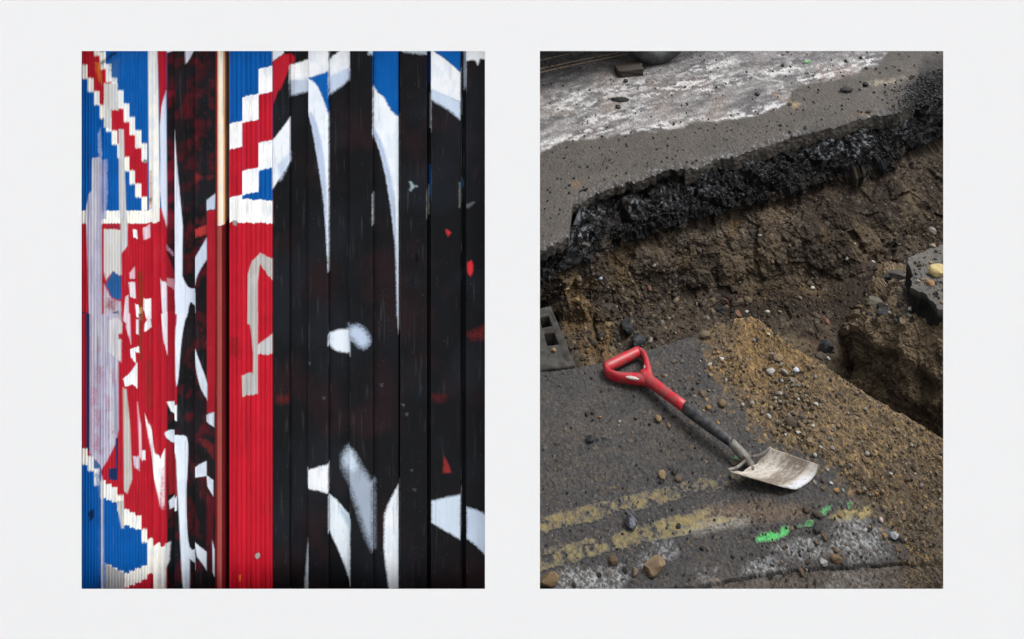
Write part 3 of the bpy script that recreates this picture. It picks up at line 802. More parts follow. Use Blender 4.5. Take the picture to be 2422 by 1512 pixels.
    put(C, np.clip(fbm(x, y, z, f=60, octs=2, seed=274) * 1.8 - .3, 0, .7), (46, 40, 36))
    put(C, np.clip(fbm(x, y, z, f=4, octs=3, seed=275) * 1.6 - .3, 0, .5), (78, 62, 56))
    wob = fbm(XX, Ys, f=.03, octs=3, seed=281) * 14; wob2 = fbm(XX, Ys, f=.03, octs=3, seed=282) * 12
    nz = np.clip(.7 + fbm(x, y, z, f=30, octs=3, seed=283) * 1.2, 0, 1)
    for poly, c, a, fe in (
            ([(1338, 640), (1358, 648), (1372, 690), (1400, 722), (1452, 768), (1440, 792), (1390, 760), (1350, 712), (1336, 680)], (186, 158, 116), .95, 6),
            ([(1380, 670), (1412, 660), (1412, 705), (1390, 705)], (150, 122, 84), .6, 8),
            ([(1325, 745), (1400, 740), (1430, 770), (1400, 800), (1340, 780)], (136, 104, 62), .6, 8),
            ([(1370, 800), (1440, 790), (1460, 850), (1400, 870)], (140, 106, 58), .7, 8),
            ([(1440, 575), (1490, 572), (1500, 640), (1520, 720), (1450, 680)], (112, 92, 60), .55, 16),
            ([(1600, 600), (1650, 590), (1640, 640), (1600, 640)], (104, 84, 54), .5, 16),
            ([(1640, 540), (1720, 500), (1800, 500), (1780, 550), (1680, 570)], (116, 106, 94), .65, 14),
            ([(1715, 520), (1745, 515), (1740, 560), (1720, 555)], (140, 112, 74), .6, 8),
            ([(1800, 480), (1870, 480), (1860, 530), (1800, 540)], (118, 102, 80), .6, 14),
            ([(1925, 530), (1960, 545), (1965, 580), (1935, 575)], (150, 126, 92), .7, 8),
            ([(1820, 560), (1850, 560), (1850, 600), (1820, 600)], (112, 96, 76), .6, 8),
            ([(1740, 690), (1800, 672), (1960, 665), (1965, 700), (1840, 715), (1740, 720)], (138, 116, 84), .8, 14),
            ([(1600, 740), (1720, 720), (1740, 760), (1620, 780)], (86, 74, 62), .4, 12),
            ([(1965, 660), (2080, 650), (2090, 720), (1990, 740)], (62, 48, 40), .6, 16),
            ([(1990, 800), (2050, 800), (2048, 920), (1990, 880)], (118, 82, 58), .7, 8),
            ([(1900, 800), (1960, 800), (1960, 840), (1910, 840)], (110, 76, 58), .5, 10),
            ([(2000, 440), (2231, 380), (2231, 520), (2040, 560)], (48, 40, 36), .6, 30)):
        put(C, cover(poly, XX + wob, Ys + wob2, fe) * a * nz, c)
    C *= (.62 + .5 * c3 + .25 * c2)[..., None]
    put(C, soil * np.clip(c3 * 6 - 5.2, 0, 1) * .6, (146, 134, 114))
    C *= 1 + ms[..., None] * (grit(XX.shape, .27, 1) - 1)
    put(C, np.clip(fbm(x, y, z, f=3, octs=3, seed=276) * 2.2 - .15, 0, .75), (54, 45, 39))
    put(C, np.clip(fbm(x, y, z, f=4.5, octs=3, seed=277) * 2.2 - .35, 0, .7) * (1 - .5 * ms), (128, 112, 90))
    sp_ = np.random.default_rng(2).uniform(size=XX.shape)
    put(C, (sp_ > .982) * .7 * ms, (160, 148, 128)); put(C, (sp_ < .04) * .7 * ms, (30, 28, 27))
    put(C, bit * .97, (23, 23, 25))
    C *= (1 + bit * (.5 * (c3 - .5) + .7 * (c2 - .5)))[..., None]
    put(C, bit * np.clip(c3 * 8 - 6.9, 0, 1) * .5, (84, 82, 80))
    gb = bit * np.clip((XX - 1385) / 25, 0, 1) * np.clip((1640 - XX) / 40, 0, 1) * np.clip(1.15 - (Ys - yr[None]) / 95, 0, 1)
    put(C, gb * np.clip(.55 + 1.2 * fbm(XX * .5, Ys * 1.6, f=.09, octs=3, seed=294), 0, .9), (78, 74, 71))
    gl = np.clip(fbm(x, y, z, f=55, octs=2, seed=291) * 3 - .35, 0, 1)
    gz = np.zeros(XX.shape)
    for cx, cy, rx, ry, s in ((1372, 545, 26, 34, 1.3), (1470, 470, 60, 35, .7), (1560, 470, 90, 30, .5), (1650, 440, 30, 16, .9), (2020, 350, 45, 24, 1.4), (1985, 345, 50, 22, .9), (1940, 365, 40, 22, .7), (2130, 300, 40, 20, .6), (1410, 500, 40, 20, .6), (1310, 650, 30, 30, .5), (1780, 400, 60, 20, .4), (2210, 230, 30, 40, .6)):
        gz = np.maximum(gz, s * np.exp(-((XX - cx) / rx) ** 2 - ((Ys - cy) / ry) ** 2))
    put(C, bit * np.clip(gl * (gz * 1.1 + .03), 0, .9), (178, 184, 192))  # grey-white glints of the bitumen, painted into its colour
    put(C, bit * np.clip(gz * .35 - .05 + .3 * midn, 0, .5), (74, 74, 76))
    put(C, bit * np.clip(fbm(XX, Ys, f=.02, octs=3, seed=293) * 2 - .5, 0, .6), (58, 54, 50))
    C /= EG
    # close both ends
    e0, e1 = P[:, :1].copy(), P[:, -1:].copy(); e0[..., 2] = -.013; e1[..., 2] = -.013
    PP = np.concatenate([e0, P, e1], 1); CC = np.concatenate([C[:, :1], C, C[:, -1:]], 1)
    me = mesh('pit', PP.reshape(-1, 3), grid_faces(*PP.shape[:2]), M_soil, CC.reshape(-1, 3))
    tag(link('pit', me), 'brown soil pit cut into the street under the black broken road edge', 'pit', kind='structure')
    PIT.update(P=P, C=C, X=XX, Y=Ys, bit=bit, N=N)
build_pit()

# ---- bank of soil under the broken slab on the far side of the trench
BANK = {}
def build_bank():
    X = np.concatenate([np.arange(2040, 2252, 2.2), np.arange(2252, 2764, 8.0)])
    ip2 = lambda *P: ip(P)(X)
    yt = ip2((2040, 790), (2050, 776), (2075, 756), (2107, 742), (2150, 738), (2190, 742), (2231, 747), (2342, 785), (2760, 930))
    zt = ip2((2040, -.36), (2070, -.25), (2110, -.16), (2150, -.105), (2190, -.10), (2225, -.05), (2342, -.05))
    dz = ip2((2040, -.06), (2120, 0), (2342, .03))
    keys = [(yt - 130, -.62 + 0 * X), (yt - 80, zt - .20), (yt - 26, zt - .03), (yt, zt), (yt + 48, zt - .06 + dz * .3), (yt + 118, zt - .155 + dz * .6), (yt + 190, zt - .27 + dz), (yt + 270, zt - .42 + dz), (yt + 400, zt - .75)]
    cnt = [24, 26, 14, 30, 40, 46, 40, 40]
    Ys, Zs = [], []
    for i in range(len(cnt)):
        for s in np.arange(cnt[i]) / cnt[i]:
            Ys.append(keys[i][0] * (1 - s) + keys[i + 1][0] * s); Zs.append(keys[i][1] * (1 - s) + keys[i + 1][1] * s)
    Ys, Zs = np.array(Ys), np.array(Zs)
    for _ in range(6):
        Zs[1:-1] = .25 * Zs[:-2] + .5 * Zs[1:-1] + .25 * Zs[2:]
    XX = np.broadcast_to(X, Ys.shape)
    P = pt(XX, Ys, Zs)
    du = np.gradient(P, axis=1); dv = np.gradient(P, axis=0)
    N = np.cross(dv, du); N /= np.linalg.norm(N, axis=-1, keepdims=True) + 1e-9
    N *= np.sign(N[..., 2].mean())
    x, y, z = P[..., 0], P[..., 1], P[..., 2]
    cav = np.exp(-((XX - 2215) / 55) ** 2 - ((Ys - 925 - (XX - 2215) * .35) / 26) ** 2) + .6 * np.exp(-((XX - 2100) / 22) ** 2 - ((Ys - 845) / 14) ** 2)
    lobes = fbm(x, y, z, f=6.5, octs=2, seed=311)
    h = .045 * lobes + .03 * (worley(x, y, z, 9, 340)[1] - .5) + .016 * fbm(x, y, z, f=20, octs=3, seed=321) + .006 * fbm(x, y, z, f=80, octs=2, seed=322) - .07 * cav + .010 * (worley(x, y, z, 26, 341)[1] - .5)
    P = P + N * h[..., None]
    C = np.empty(XX.shape + (3,)); C[:] = lin((132, 115, 94))
    put(C, np.clip(fbm(x, y, z, f=8, octs=4, seed=331) * 1.8, 0, .8), (150, 131, 106))
    put(C, np.clip(fbm(x, y, z, f=11, octs=4, seed=332) * 1.8, 0, .7), (76, 63, 51))
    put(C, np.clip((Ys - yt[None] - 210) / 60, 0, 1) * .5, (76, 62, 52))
    put(C, np.clip(fbm(x, y, z, f=60, octs=2, seed=333) * 2 - .4, 0, .6), (44, 38, 33))
    bt = np.clip((XX - 2130) / 20, 0, 1) * np.clip((yt[None] + 6 + 10 * fbm(XX, Ys, f=.06, octs=3, seed=334) - Ys) / 10, 0, 1)
    C *= grit(XX.shape, .28, 3)
    put(C, bt * .95, (30, 31, 34))
    put(C, bt * np.clip(fbm(x, y, z, f=55, octs=2, seed=335) * 3 - .5, 0, .6), (120, 124, 130))
    C /= EG
    fold = []
    for q in range(14, 0, -1):
        e = P[:, :1].copy(); s_ = q / 14
        e[..., 1] += .32 * s_; e[..., 2] -= .30 * s_ ** 1.3
        e[..., 0] += .035 * fbm(e[..., 1] * 9, e[..., 2] * 9, octs=3, seed=351) * min(1, s_ * 4)
        e[..., 2] += .030 * fbm(e[..., 1] * 14, e[..., 0] * 14 + e[..., 2] * 14, octs=3, seed=352) * min(1, s_ * 4)
        fold.append(e)
    PP = np.concatenate(fold + [P], 1); CC = np.concatenate([C[:, :1]] * 14 + [C], 1)
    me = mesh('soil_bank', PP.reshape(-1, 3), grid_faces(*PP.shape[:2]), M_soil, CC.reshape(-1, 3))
    tag(link('soil_bank', me), 'lumpy brown soil bank below the broken grey slab at the trench', 'soil bank', kind='structure')
    BANK.update(P=P, C=C, X=XX, Y=Ys, N=N)
build_bank()

# ---- near paved slab
def slab_z(x, y):
    return .004 * fbm(x, y, f=3.5, octs=3, seed=401) + .0022 * vn(x * 95, y * 95, seed=402) + .0014 * vn(x * 190, y * 190, seed=403)
S6 = lambda P: [(1271.6 + u * .22957, 1049.6 + v * .22957) for u, v in P]
S7 = lambda P: [(1747.9 + u * .22963, 1049.6 + v * .22963) for u, v in P]
SAND = [(1648, 786), (1700, 764), (1740, 744), (1795, 740), (1905, 820), (2060, 920), (2231, 1020), (2400, 1100), (2400, 1600), (2170, 1600), (2150, 1340), (2120, 1270), (2085, 1215), (2030, 1170), (1960, 1090), (1900, 1075), (1830, 1048),
        (1770, 985), (1735, 935), (1700, 895), (1690, 850), (1670, 815)]
CRACK = S6([(1450, 1500), (2110, 1395)]) + S7([(480, 1322), (900, 1282), (1300, 1252), (2100, 1232), (2600, 1200)])
def crack_d(X, Y):
    c = np.array([(1150, 1440)] + CRACK)
    return Y - np.interp(X, c[:, 0], c[:, 1])
def slab_tint(X, Y, x, y):
    C = np.empty(X.shape + (3,)); C[:] = lin((74, 72, 71))
    n1 = fbm(X, Y, f=.05, octs=4, seed=411); n2 = fbm(X, Y, f=.05, octs=4, seed=412)
    put(C, np.clip(fbm(x, y, f=4, octs=4, seed=413) * 1.3, 0, .4), (88, 83, 79))
    put(C, np.clip(fbm(x, y, f=5, octs=4, seed=414) * 1.3, 0, .5), (68, 67, 68))
    Xa, Ya = X * .97 - Y * .24, X * .24 + Y * .97
    put(C, np.clip(fbm(Xa * .2, Ya, f=.05, octs=4, seed=415) * 1.5 - .1, 0, .4), (90, 83, 78))
    lowdark = cover(S6([(-200, 600), (400, 560), (1300, 330), (2100, 250), (2400, 300), (2500, 700), (2100, 1100), (1000, 1250), (-200, 1500)]), X + n1 * 20, Y + n2 * 14, 14)
    put(C, lowdark * .45, (66, 65, 66))
    # sand spilt over the slab
    sd = sdf(SAND, X + n1 * 34, Y + n2 * 30)
    sm = np.clip(.5 - sd / 70, 0, 1)
    sg = fbm(x, y, f=70, octs=3, seed=421, gain=.7)
    sand = np.clip(sm * 1.8 - .4 + sg * 1.1, 0, 1)
    put(C, sand * .92, (120, 101, 74))
    apex = np.clip(1 - np.hypot((X - 1790) / 210, (Y - 800) / 170), 0, 1)
    put(C, sand * np.clip(apex * 1.8, 0, 1) * .7, (142, 113, 70))
    put(C, sand * np.clip((Y - 1060) / 160, 0, 1) * .85, (90, 79, 65))
    put(C, sand * np.clip(fbm(x, y, f=6, octs=4, seed=422) * 2 - .1, 0, .75), (90, 78, 62))
    put(C, sand * np.clip(sg * 2 - .3, 0, .7), (166, 134, 88))
    put(C, sand * np.clip(-sg * 2 - .3, 0, .8), (62, 52, 42))
    # dusty smear along the second line
    put(C, cover(S7([(-600, 760), (-300, 640), (300, 590), (700, 660), (760, 760), (300, 800), (-300, 850)]), X + n1 * 16, Y + n2 * 10, 9) * .55, (128, 108, 88))
    put(C, cover(S6([(1450, 940), (1600, 830), (1900, 760), (2200, 760), (2200, 840), (1700, 930)]), X + n1 * 14, Y + n2 * 9, 7) * .7, (150, 146, 138))
    put(C, cover(S7([(950, 740), (1060, 690), (1350, 640), (1380, 720), (1250, 780), (1000, 790)]), X + n1 * 12, Y + n2 * 8, 5) * .7 * np.clip(.7 + sg, 0, 1), (190, 172, 116))
    # bleached aggregate showing through
    ag = vn(x * 150, y * 150, seed=431) + .5 * vn(x * 320, y * 320, seed=432)
    ag2 = vn(x * 85, y * 85, seed=433)
    for poly, s in ((S6([(180, 1420), (350, 1250), (560, 1330), (900, 1290), (900, 1420), (850, 1520), (200, 1520)]), .95), (S6([(1000, 1240), (1200, 1060), (1400, 980), (1420, 1100), (1350, 1200), (1100, 1300)]), .6),
                    (S6([(1640, 1330), (1800, 1280), (1850, 1400), (1680, 1420)]), .5), (S7([(370, 1120), (400, 1000), (620, 960), (860, 1000), (880, 1180), (600, 1210)]), .7),
                    (S7([(950, 960), (1080, 790), (1330, 780), (1480, 900), (1500, 1120), (1200, 1180), (960, 1080)]), .85), (S7([(60, 1350), (120, 1230), (380, 1210), (420, 1290), (250, 1360)]), .9),
                    (S7([(800, 1480), (900, 1340), (1300, 1270), (1450, 1330), (1400, 1520), (820, 1540)]), .8), (S7([(160, 1490), (180, 1390), (280, 1400), (260, 1520)]), .5), (S7([(1540, 960), (1600, 930), (1640, 980), (1600, 1020)]), .8)):
        mk = cover(poly, X + n1 * 26, Y + n2 * 18, 12)
        put(C, mk * s * np.clip(ag * 1.4 + .32, 0, 1), (176, 178, 180))
        put(C, mk * s * .3, (122, 120, 118))
    # ground below the crack is browner
    cd_ = crack_d(X, Y + n2 * 5)
    put(C, np.clip(cd_ / 5, 0, 1) * .55, (100, 88, 76))
    put(C, np.clip(1 - np.abs(cd_ + 1) / 3.2, 0, 1) * .85 * np.clip(.7 + n1 * 2, 0, 1), (30, 27, 25))
    # speckle of the aggregate, its glints painted in as pale specks
    C *= (1 + .30 * vn(x * 190, y * 190, seed=403) + .18 * vn(x * 95, y * 95, seed=402))[..., None]
    C *= grit(X.shape, .10, 5) * (1 + sand[..., None] * (grit(X.shape, .22, 6) - 1))
    put(C, np.clip(vn(x * 170, y * 170, seed=441) * 5 - 3.8, 0, 1) * .45, (164, 162, 160))
    return C / EG
LINE1 = S6([(-300, 840), (25, 770), (400, 680), (800, 580), (1200, 490), (1450, 425), (1950, 330), (2150, 300), (2150, 430), (2000, 460), (1560, 540), (1000, 690), (600, 790), (25, 925), (-300, 1000)])
LINE2 = S6([(-300, 1190), (25, 1110), (600, 980), (1050, 850), (1450, 745), (1800, 670), (2100, 640), (2100, 760), (1800, 850), (1450, 950), (1050, 1040), (600, 1150), (25, 1320), (-300, 1400)])
GREENS = [S7([(175, 990), (230, 940), (330, 908), (420, 940), (436, 862), (500, 848), (512, 900), (480, 942), (420, 972), (330, 1012), (190, 1028)]),
          S7([(560, 842), (640, 812), (760, 790), (762, 832), (660, 862), (590, 862)]),
          S7([(775, 715), (860, 682), (900, 648), (955, 628), (940, 672), (890, 724), (800, 732)]),
          S7([(1118, 612), (1182, 588), (1182, 622), (1130, 662)]), S7([(1000, 640), (1030, 600), (1040, 650), (1010, 720)]),
          S6([(1985, 170), (2040, 140), (2060, 175), (2010, 200)])]
def build_slab():
    X = columns(2.3)
    jag = 1.6 * fbm(X, 0 * X, f=.08, octs=3, seed=451) + 1.0 * vn(X * .35, 0 * X, seed=452)
    y0 = Yn(X) + jag
    nR = 300
    s = np.linspace(0, 1, nR)
    YY = y0[None] + (1565 - y0)[None] * s[:, None]
    XX = np.broadcast_to(X, YY.shape)
    P = pt(XX, YY, 0.0)
    x, y = P[..., 0], P[..., 1]
    z = slab_z(x, y)
    n1 = fbm(XX, YY, f=.05, octs=4, seed=411); n2 = fbm(XX, YY, f=.05, octs=4, seed=412)
    sm = np.clip(.5 - sdf(SAND, XX + n1 * 34, YY + n2 * 30) / 46, 0, 1)
    z += sm * (.003 + .007 * np.clip(fbm(x, y, f=9, octs=3, seed=461), -.3, 1) + .003 * vn(x * 120, y * 120, seed=462) + .003 * vn(x * 60, y * 60, seed=463))
    cd_ = crack_d(XX, YY + n2 * 5)
    z -= .012 * np.exp(-(cd_ / 2.5) ** 2) + .006 * np.clip(cd_ / 6, 0, 1)
    z -= .02 * np.clip(1 - (YY - y0[None]) / 8, 0, 1) ** 2
    P[..., 2] = z
    C = slab_tint(XX.ravel(), YY.ravel(), x.ravel(), y.ravel()).reshape(XX.shape + (3,))
    rows, cols = [], []
    for q in range(1, 8):
        b = P[0].copy(); b[:, 2] -= .6 * (q / 7) ** 1.5; b[:, 1] -= .01 * fbm(X * .2, q * 3.1 + 0 * X, octs=2, seed=471)
        rows.append(b); cols.append(np.broadcast_to(lin((74, 62, 51) if q > 2 else (50, 48, 46)) / EG, (len(X), 3)))
    PP = np.concatenate([np.array(rows)[::-1], P]); CC = np.concatenate([np.array(cols)[::-1], C])
    me = mesh('pavement', PP.reshape(-1, 3), grid_faces(*PP.shape[:2]), M_asph, CC.reshape(-1, 3))
    pav = link('pavement', me)
    tag(pav, 'dark asphalt slab with spilt sand where the shovel lies', 'pavement', kind='structure')
    # worn paint: thin patchy coats lying on the slab
    ej = 3.0 * vn(XX * .22, YY * .3, seed=495)
    fl = fbm(x, y, f=42, octs=3, seed=491, gain=.75); fl2 = fbm(x, y, f=5, octs=3, seed=492)
    def sheet(name, alpha, rgb, lift, label):
        F = grid_faces(*XX.shape)
        F = F[alpha.ravel()[F].max(1) > .10]
        used, inv = np.unique(F.ravel(), return_inverse=True)
        v = P.reshape(-1, 3)[used].copy(); v[:, 2] += lift
        al = alpha.ravel()[used][:, None]
        c = lin(rgb) / EG * (1 + .3 * fbm(v[:, 0], v[:, 1], f=60, octs=3, seed=481))[:, None]
        c = C.reshape(-1, 3)[used] * (1 - al) + c * al
        o = link(name, mesh(name, v, inv.reshape(-1, 4), M_line, c), pav)
        o['label'] = label
    wear1 = np.clip((XX - 1600) / 200, 0, 1); wear2 = np.clip((XX - 1720) / 160, 0, 1)
    a1 = cover(LINE1, XX + n1 * 7, YY + n2 * 5 + ej, 2.5) * np.clip(.50 + fl * 1.5 + fl2 * .8 - wear1 * .5, .0, .95)
    a2 = cover(LINE2, XX + n1 * 7, YY + n2 * 5 + ej, 2.5) * np.clip(.54 + fl * 1.5 + fl2 * .8 - wear2 * .45, .0, .95)
    sheet('yellow_line', a1 * .78, (148, 130, 78), .0016, 'worn yellow line nearer the shovel')
    sheet('yellow_line', a2 * .82, (154, 137, 82), .0016, 'worn yellow line nearer the big ochre rock')
    g = np.zeros(XX.shape)
    for i, q in enumerate(GREENS):
        g = np.maximum(g, cover(q, XX + n1 * 3, YY + n2 * 3, 3.5) * np.clip((1.25, .35, .35, .45, .1, .4)[i] + fl * (1.0, 1.6, 1.8, 1.6, 1.8, 1.5)[i], 0, .95))
    sheet('green_paint_mark', g, (80, 194, 102), .0022, 'bright green spray paint mark')
    return pav
pavement = build_slab()
def road_sheet(name, poly, rgb, label, thr):
    X, Y = np.meshgrid(np.arange(poly[:, 0].min(), poly[:, 0].max() + 2, 1.6), np.arange(poly[:, 1].min(), poly[:, 1].max() + 2, 1.2))
    P = pt(X, Y, 0.0); P[..., 2] = .0105
    m = (cover(poly, X, Y, 1) > .5) & (fbm(X, Y, f=.15, octs=3, seed=501) > thr)
    F = grid_faces(*X.shape, flip=False); F = F[m.ravel()[F].min(1)]
    if len(F) == 0: return
    used, inv = np.unique(F.ravel(), return_inverse=True)
    o = link(name, mesh(name, P.reshape(-1, 3)[used], inv.reshape(-1, 4), M_line, np.broadcast_to(lin(rgb) / EG, (len(used), 3))), road)
    o['label'] = label
q2 = lambda P: np.array([(1747.9 + u * .24563, 113.03 + v * .24563) for u, v in P])
q1 = lambda P: np.array([(1271.6 + u * .24565, 113.03 + v * .24565) for u, v in P])
road_sheet('green_paint_mark', q2([(620, 140), (660, 130), (690, 145), (665, 158), (630, 155)]), (96, 200, 96), 'small green spray dab on the far road', -.4)
for a in ([(-300, 262), (25, 205), (420, 122), (860, 40), (860, 50), (420, 137), (25, 226), (-300, 284)], [(-300, 300), (25, 240), (420, 155), (860, 68), (860, 80), (420, 172), (25, 262), (-300, 322)],
          [(-300, 190), (25, 122), (360, 55), (360, 66), (25, 142), (-300, 210)]):
    road_sheet('worn_line', q1(a), (250, 222, 184), 'thin faded line under the parked vehicle', -.5)

# ---- broken slab lying on the soil bank
def prism(name, poly_T, z1, z0, m, rgb, parent=None, seed=0, rough=.006, sub=4, spread=1.0, side=.55):
    """slab with an uneven top: outline given in picture coordinates at height z1"""
    P = []
    n = len(poly_T)
    for i in range(n):
        a, b = np.array(poly_T[i], float), np.array(poly_T[(i + 1) % n], float)
        for s in range(sub):
            P.append(a + (b - a) * s / sub)
    P = np.array(P); n = len(P)
    top = pt(P[:, 0], P[:, 1], z1)
    c = top.mean(0)
    top[:, :2] += (rough * 1.2 * np.stack([vn(top[:, 0] * 60, top[:, 1] * 60, seed=seed), vn(top[:, 0] * 60, top[:, 1] * 60, seed=seed + 1)], 1))
    rings = [top]
    for s in np.linspace(.94, .06, 14):
        r = c + (top - c) * s; r[:, 2] = z1 + rough * fbm(r[:, 0], r[:, 1], f=25, octs=3, seed=seed + 2); rings.append(r)
    top[:, 2] += -.004 + rough * .5 * vn(top[:, 0] * 40, top[:, 1] * 40, seed=seed + 3)
    down = []
    for s in (.33, .66, 1.0):
        r = top.copy(); r[:, 2] = z1 + (z0 - z1) * s
        r[:, :2] = c[:2] + (top[:, :2] - c[:2]) * (1 + (spread - 1) * s)
        r[:, :2] += rough * 1.5 * np.stack([vn(r[:, 0] * 40, r[:, 2] * 90, seed=seed + 4), vn(r[:, 1] * 40, r[:, 2] * 90, seed=seed + 5)], 1)
        down.append(r)
    V = np.concatenate(down[::-1] + rings + [c[None]])
    R = len(down) + len(rings)
    f = []
    for k_ in range(R - 1):
        for i in range(n):
            f.append((k_ * n + i, k_ * n + (i + 1) % n, (k_ + 1) * n + (i + 1) % n, (k_ + 1) * n + i))
    for i in range(n):
        f.append(((R - 1) * n + i, (R - 1) * n + (i + 1) % n, R * n))
    f.append(tuple(range(n))[::-1])
    col = np.broadcast_to(lin(rgb) / EG, (len(V), 3)) * (1 + .35 * fbm(V[:, 0], V[:, 1], f=60, octs=3, seed=seed + 6))[:, None]
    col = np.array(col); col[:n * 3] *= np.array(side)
    return link(name, mesh(name, V, f, m, col), parent)
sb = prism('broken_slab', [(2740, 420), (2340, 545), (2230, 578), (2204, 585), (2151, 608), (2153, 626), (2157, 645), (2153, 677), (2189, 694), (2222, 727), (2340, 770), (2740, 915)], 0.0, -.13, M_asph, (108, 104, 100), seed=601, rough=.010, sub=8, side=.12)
tag(sb, 'broken grey asphalt slab with a cream lump on top above the trench', 'slab')

# ---- slotted concrete block at the pit's corner
def build_block():
    o = empty('concrete_block', tuple(pt(1310, 800, 0)))
    TL, TR, BR, BL = [pt(*q, 0.012) for q in ((1205, 741), (1303, 723), (1362, 864), (1205, 884))]
    us = [0, .40, .66, .735, .86, .93, 1.0]
    vs = [0, .10, .16, .34, .41, .44, .64, .70, .86, 1]
    def q(u, v, z):
        p = (TL * (1 - u) + TR * u) * (1 - v) + (BL * (1 - u) + BR * u) * v
        return (p[0], p[1], z)
    holes = {(2, 2), (3, 2), (4, 5 - 0), (3, 5)}
    holes = {(2, 2), (3, 2), (3, 5), (2, 5)}
    V, F = [], []
    nu, nv = len(us), len(vs)
    for z in (.012, -.30):
        for v in vs:
            for u in us:
                V.append(q(u, v, z + (.002 * math.sin(u * 40 + v * 31) if z > 0 else 0)))
    id_ = lambda i, j, k_: k_ * nu * nv + j * nu + i
    solid = lambda i, j: 0 <= i < nu - 1 and 0 <= j < nv - 1 and (i, j) not in holes
    for j in range(nv - 1):
        for i in range(nu - 1):
            if not solid(i, j): continue
            F.append((id_(i, j, 0), id_(i, j + 1, 0), id_(i + 1, j + 1, 0), id_(i + 1, j, 0)))
            F.append((id_(i, j, 1), id_(i + 1, j, 1), id_(i + 1, j + 1, 1), id_(i, j + 1, 1)))
            for (di, dj, a, b) in ((-1, 0, (i, j), (i, j + 1)), (1, 0, (i + 1, j + 1), (i + 1, j)), (0, -1, (i + 1, j), (i, j)), (0, 1, (i, j + 1), (i + 1, j + 1))):
                if not solid(i + di, j + dj):
                    F.append((id_(*a, 0), id_(*a, 1), id_(*b, 1), id_(*b, 0)))
    b = link('body', mesh('body', V, F, M_conc), o)
    md = b.modifiers.new('bevel', 'BEVEL'); md.width = .006; md.segments = 2
    # floor of the slots
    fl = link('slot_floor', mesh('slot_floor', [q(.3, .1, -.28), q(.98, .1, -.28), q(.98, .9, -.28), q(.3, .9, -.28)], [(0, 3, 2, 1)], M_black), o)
    tag(o, 'grey concrete block with rectangular slots at the corner of the pit', 'block')
build_block()

# ------------------------------------------------------------------ stones
def ico(sub):
    import bmesh
    bm = bmesh.new(); bmesh.ops.create_icosphere(bm, subdivisions=sub, radius=1)
    v = np.array([p.co[:] for p in bm.verts]); f = np.array([[q.index for q in p.verts] for p in bm.faces])
    bm.free(); return v, f
IV3, IF3 = ico(3); IV2, IF2 = ico(2); IV1, IF1 = ico(1)
def rock_shape(V, seed, ang):
    n = V + 0
    r = 1 + .22 * fbm(V[:, 0] + seed * 3.1, V[:, 1], V[:, 2], f=1.2, octs=3, seed=seed)
    n = V * r[:, None]
    rg = np.random.default_rng(seed)
    for _ in range(int(ang)):                                  # knock flat faces
        d = rg.normal(size=3); d /= np.linalg.norm(d)
        c = rg.uniform(.48, .8)
        s = n @ d
        n = n - np.where(s > c, s - c, 0)[:, None] * d
    n = n * (1 + .10 * fbm(V[:, 0] * 2.6, V[:, 1] * 2.6, V[:, 2] * 2.6, octs=3, seed=seed + 31))[:, None]
    return n
def stone(name, X, Y, wid, hgt, rgb, seed, zbase=0.0, ang=5, m=None, detail=2, rz=None, flat_=.75, sink=.25, rgb2=None):
    """stone standing at picture (X, Y) = its centre; wid x hgt in picture units"""
    s = size_at(X, Y, zbase)
    V, F = (IV3, IF3) if detail == 3 else (IV2, IF2)
    n = rock_shape(V, seed, ang)
    rx = wid * s / 2; ry = max(hgt, wid * .45) * s / 2 * 1.05; rz_ = min(rx, ry) * flat_
    rg = np.random.default_rng(seed + 99)
    n = n * np.array([rx, ry, rz_])
    a = rg.uniform(-.35, .35) if rz is None else rz
    R = np.array(Matrix.Rotation(a, 3, 'Z')); n = n @ R.T
    p = pt(X, Y, zbase)
    n[:, 2] += rz_ * (1 - sink)
    col = np.broadcast_to(lin(rgb) / EG, (len(n), 3)) * (1 + .3 * fbm(V[:, 0], V[:, 1], V[:, 2], f=2.3, octs=3, seed=seed + 5))[:, None]
    col = np.array(col)
    if rgb2 is not None:
        k_ = np.clip(fbm(V[:, 0] + 7, V[:, 1], V[:, 2], f=1.3, octs=2, seed=seed + 6) * 3, 0, 1)[:, None]
        col = col * (1 - k_) + k_ * lin(rgb2) / EG
    me = mesh(name, n, F, m or M_stone, col, smooth=(ang < 4))
    o = bpy.data.objects.new(name, me); COL.objects.link(o); o.location = tuple(p)
    return o
def pit_z(X, Y):
    i = np.argmin((PIT['X'] - X) ** 2 + (PIT['Y'] - Y) ** 2)
    return float(PIT['P'].reshape(-1, 3)[i, 2])
A5 = lambda u, v: (1372.5 + u * .26699, 791.2 + v * .26699)
A6 = lambda u, v: (1271.6 + u * .22957, 1049.6 + v * .22957)
A7 = lambda u, v: (1747.9 + u * .22963, 1049.6 + v * .22963)
A3 = lambda u, v: (1271.6 + u * .28295, 444.05 + v * .28295)
A4 = lambda u, v: (1747.9 + u * .37366, 484.4 + v * .37366)
R1 = lambda u, v: (1271.6 + u * .24565, 113.03 + v * .24565)
R2 = lambda u, v: (1747.9 + u * .24563, 113.03 + v * .24563)
TAN, BRN, GRY, WHT, BLK, OCH, DKB = (150, 128, 96), (106, 90, 72), (126, 120, 112), (200, 198, 194), (34, 34, 36), (164, 126, 74), (66, 56, 48)
seed = 1000
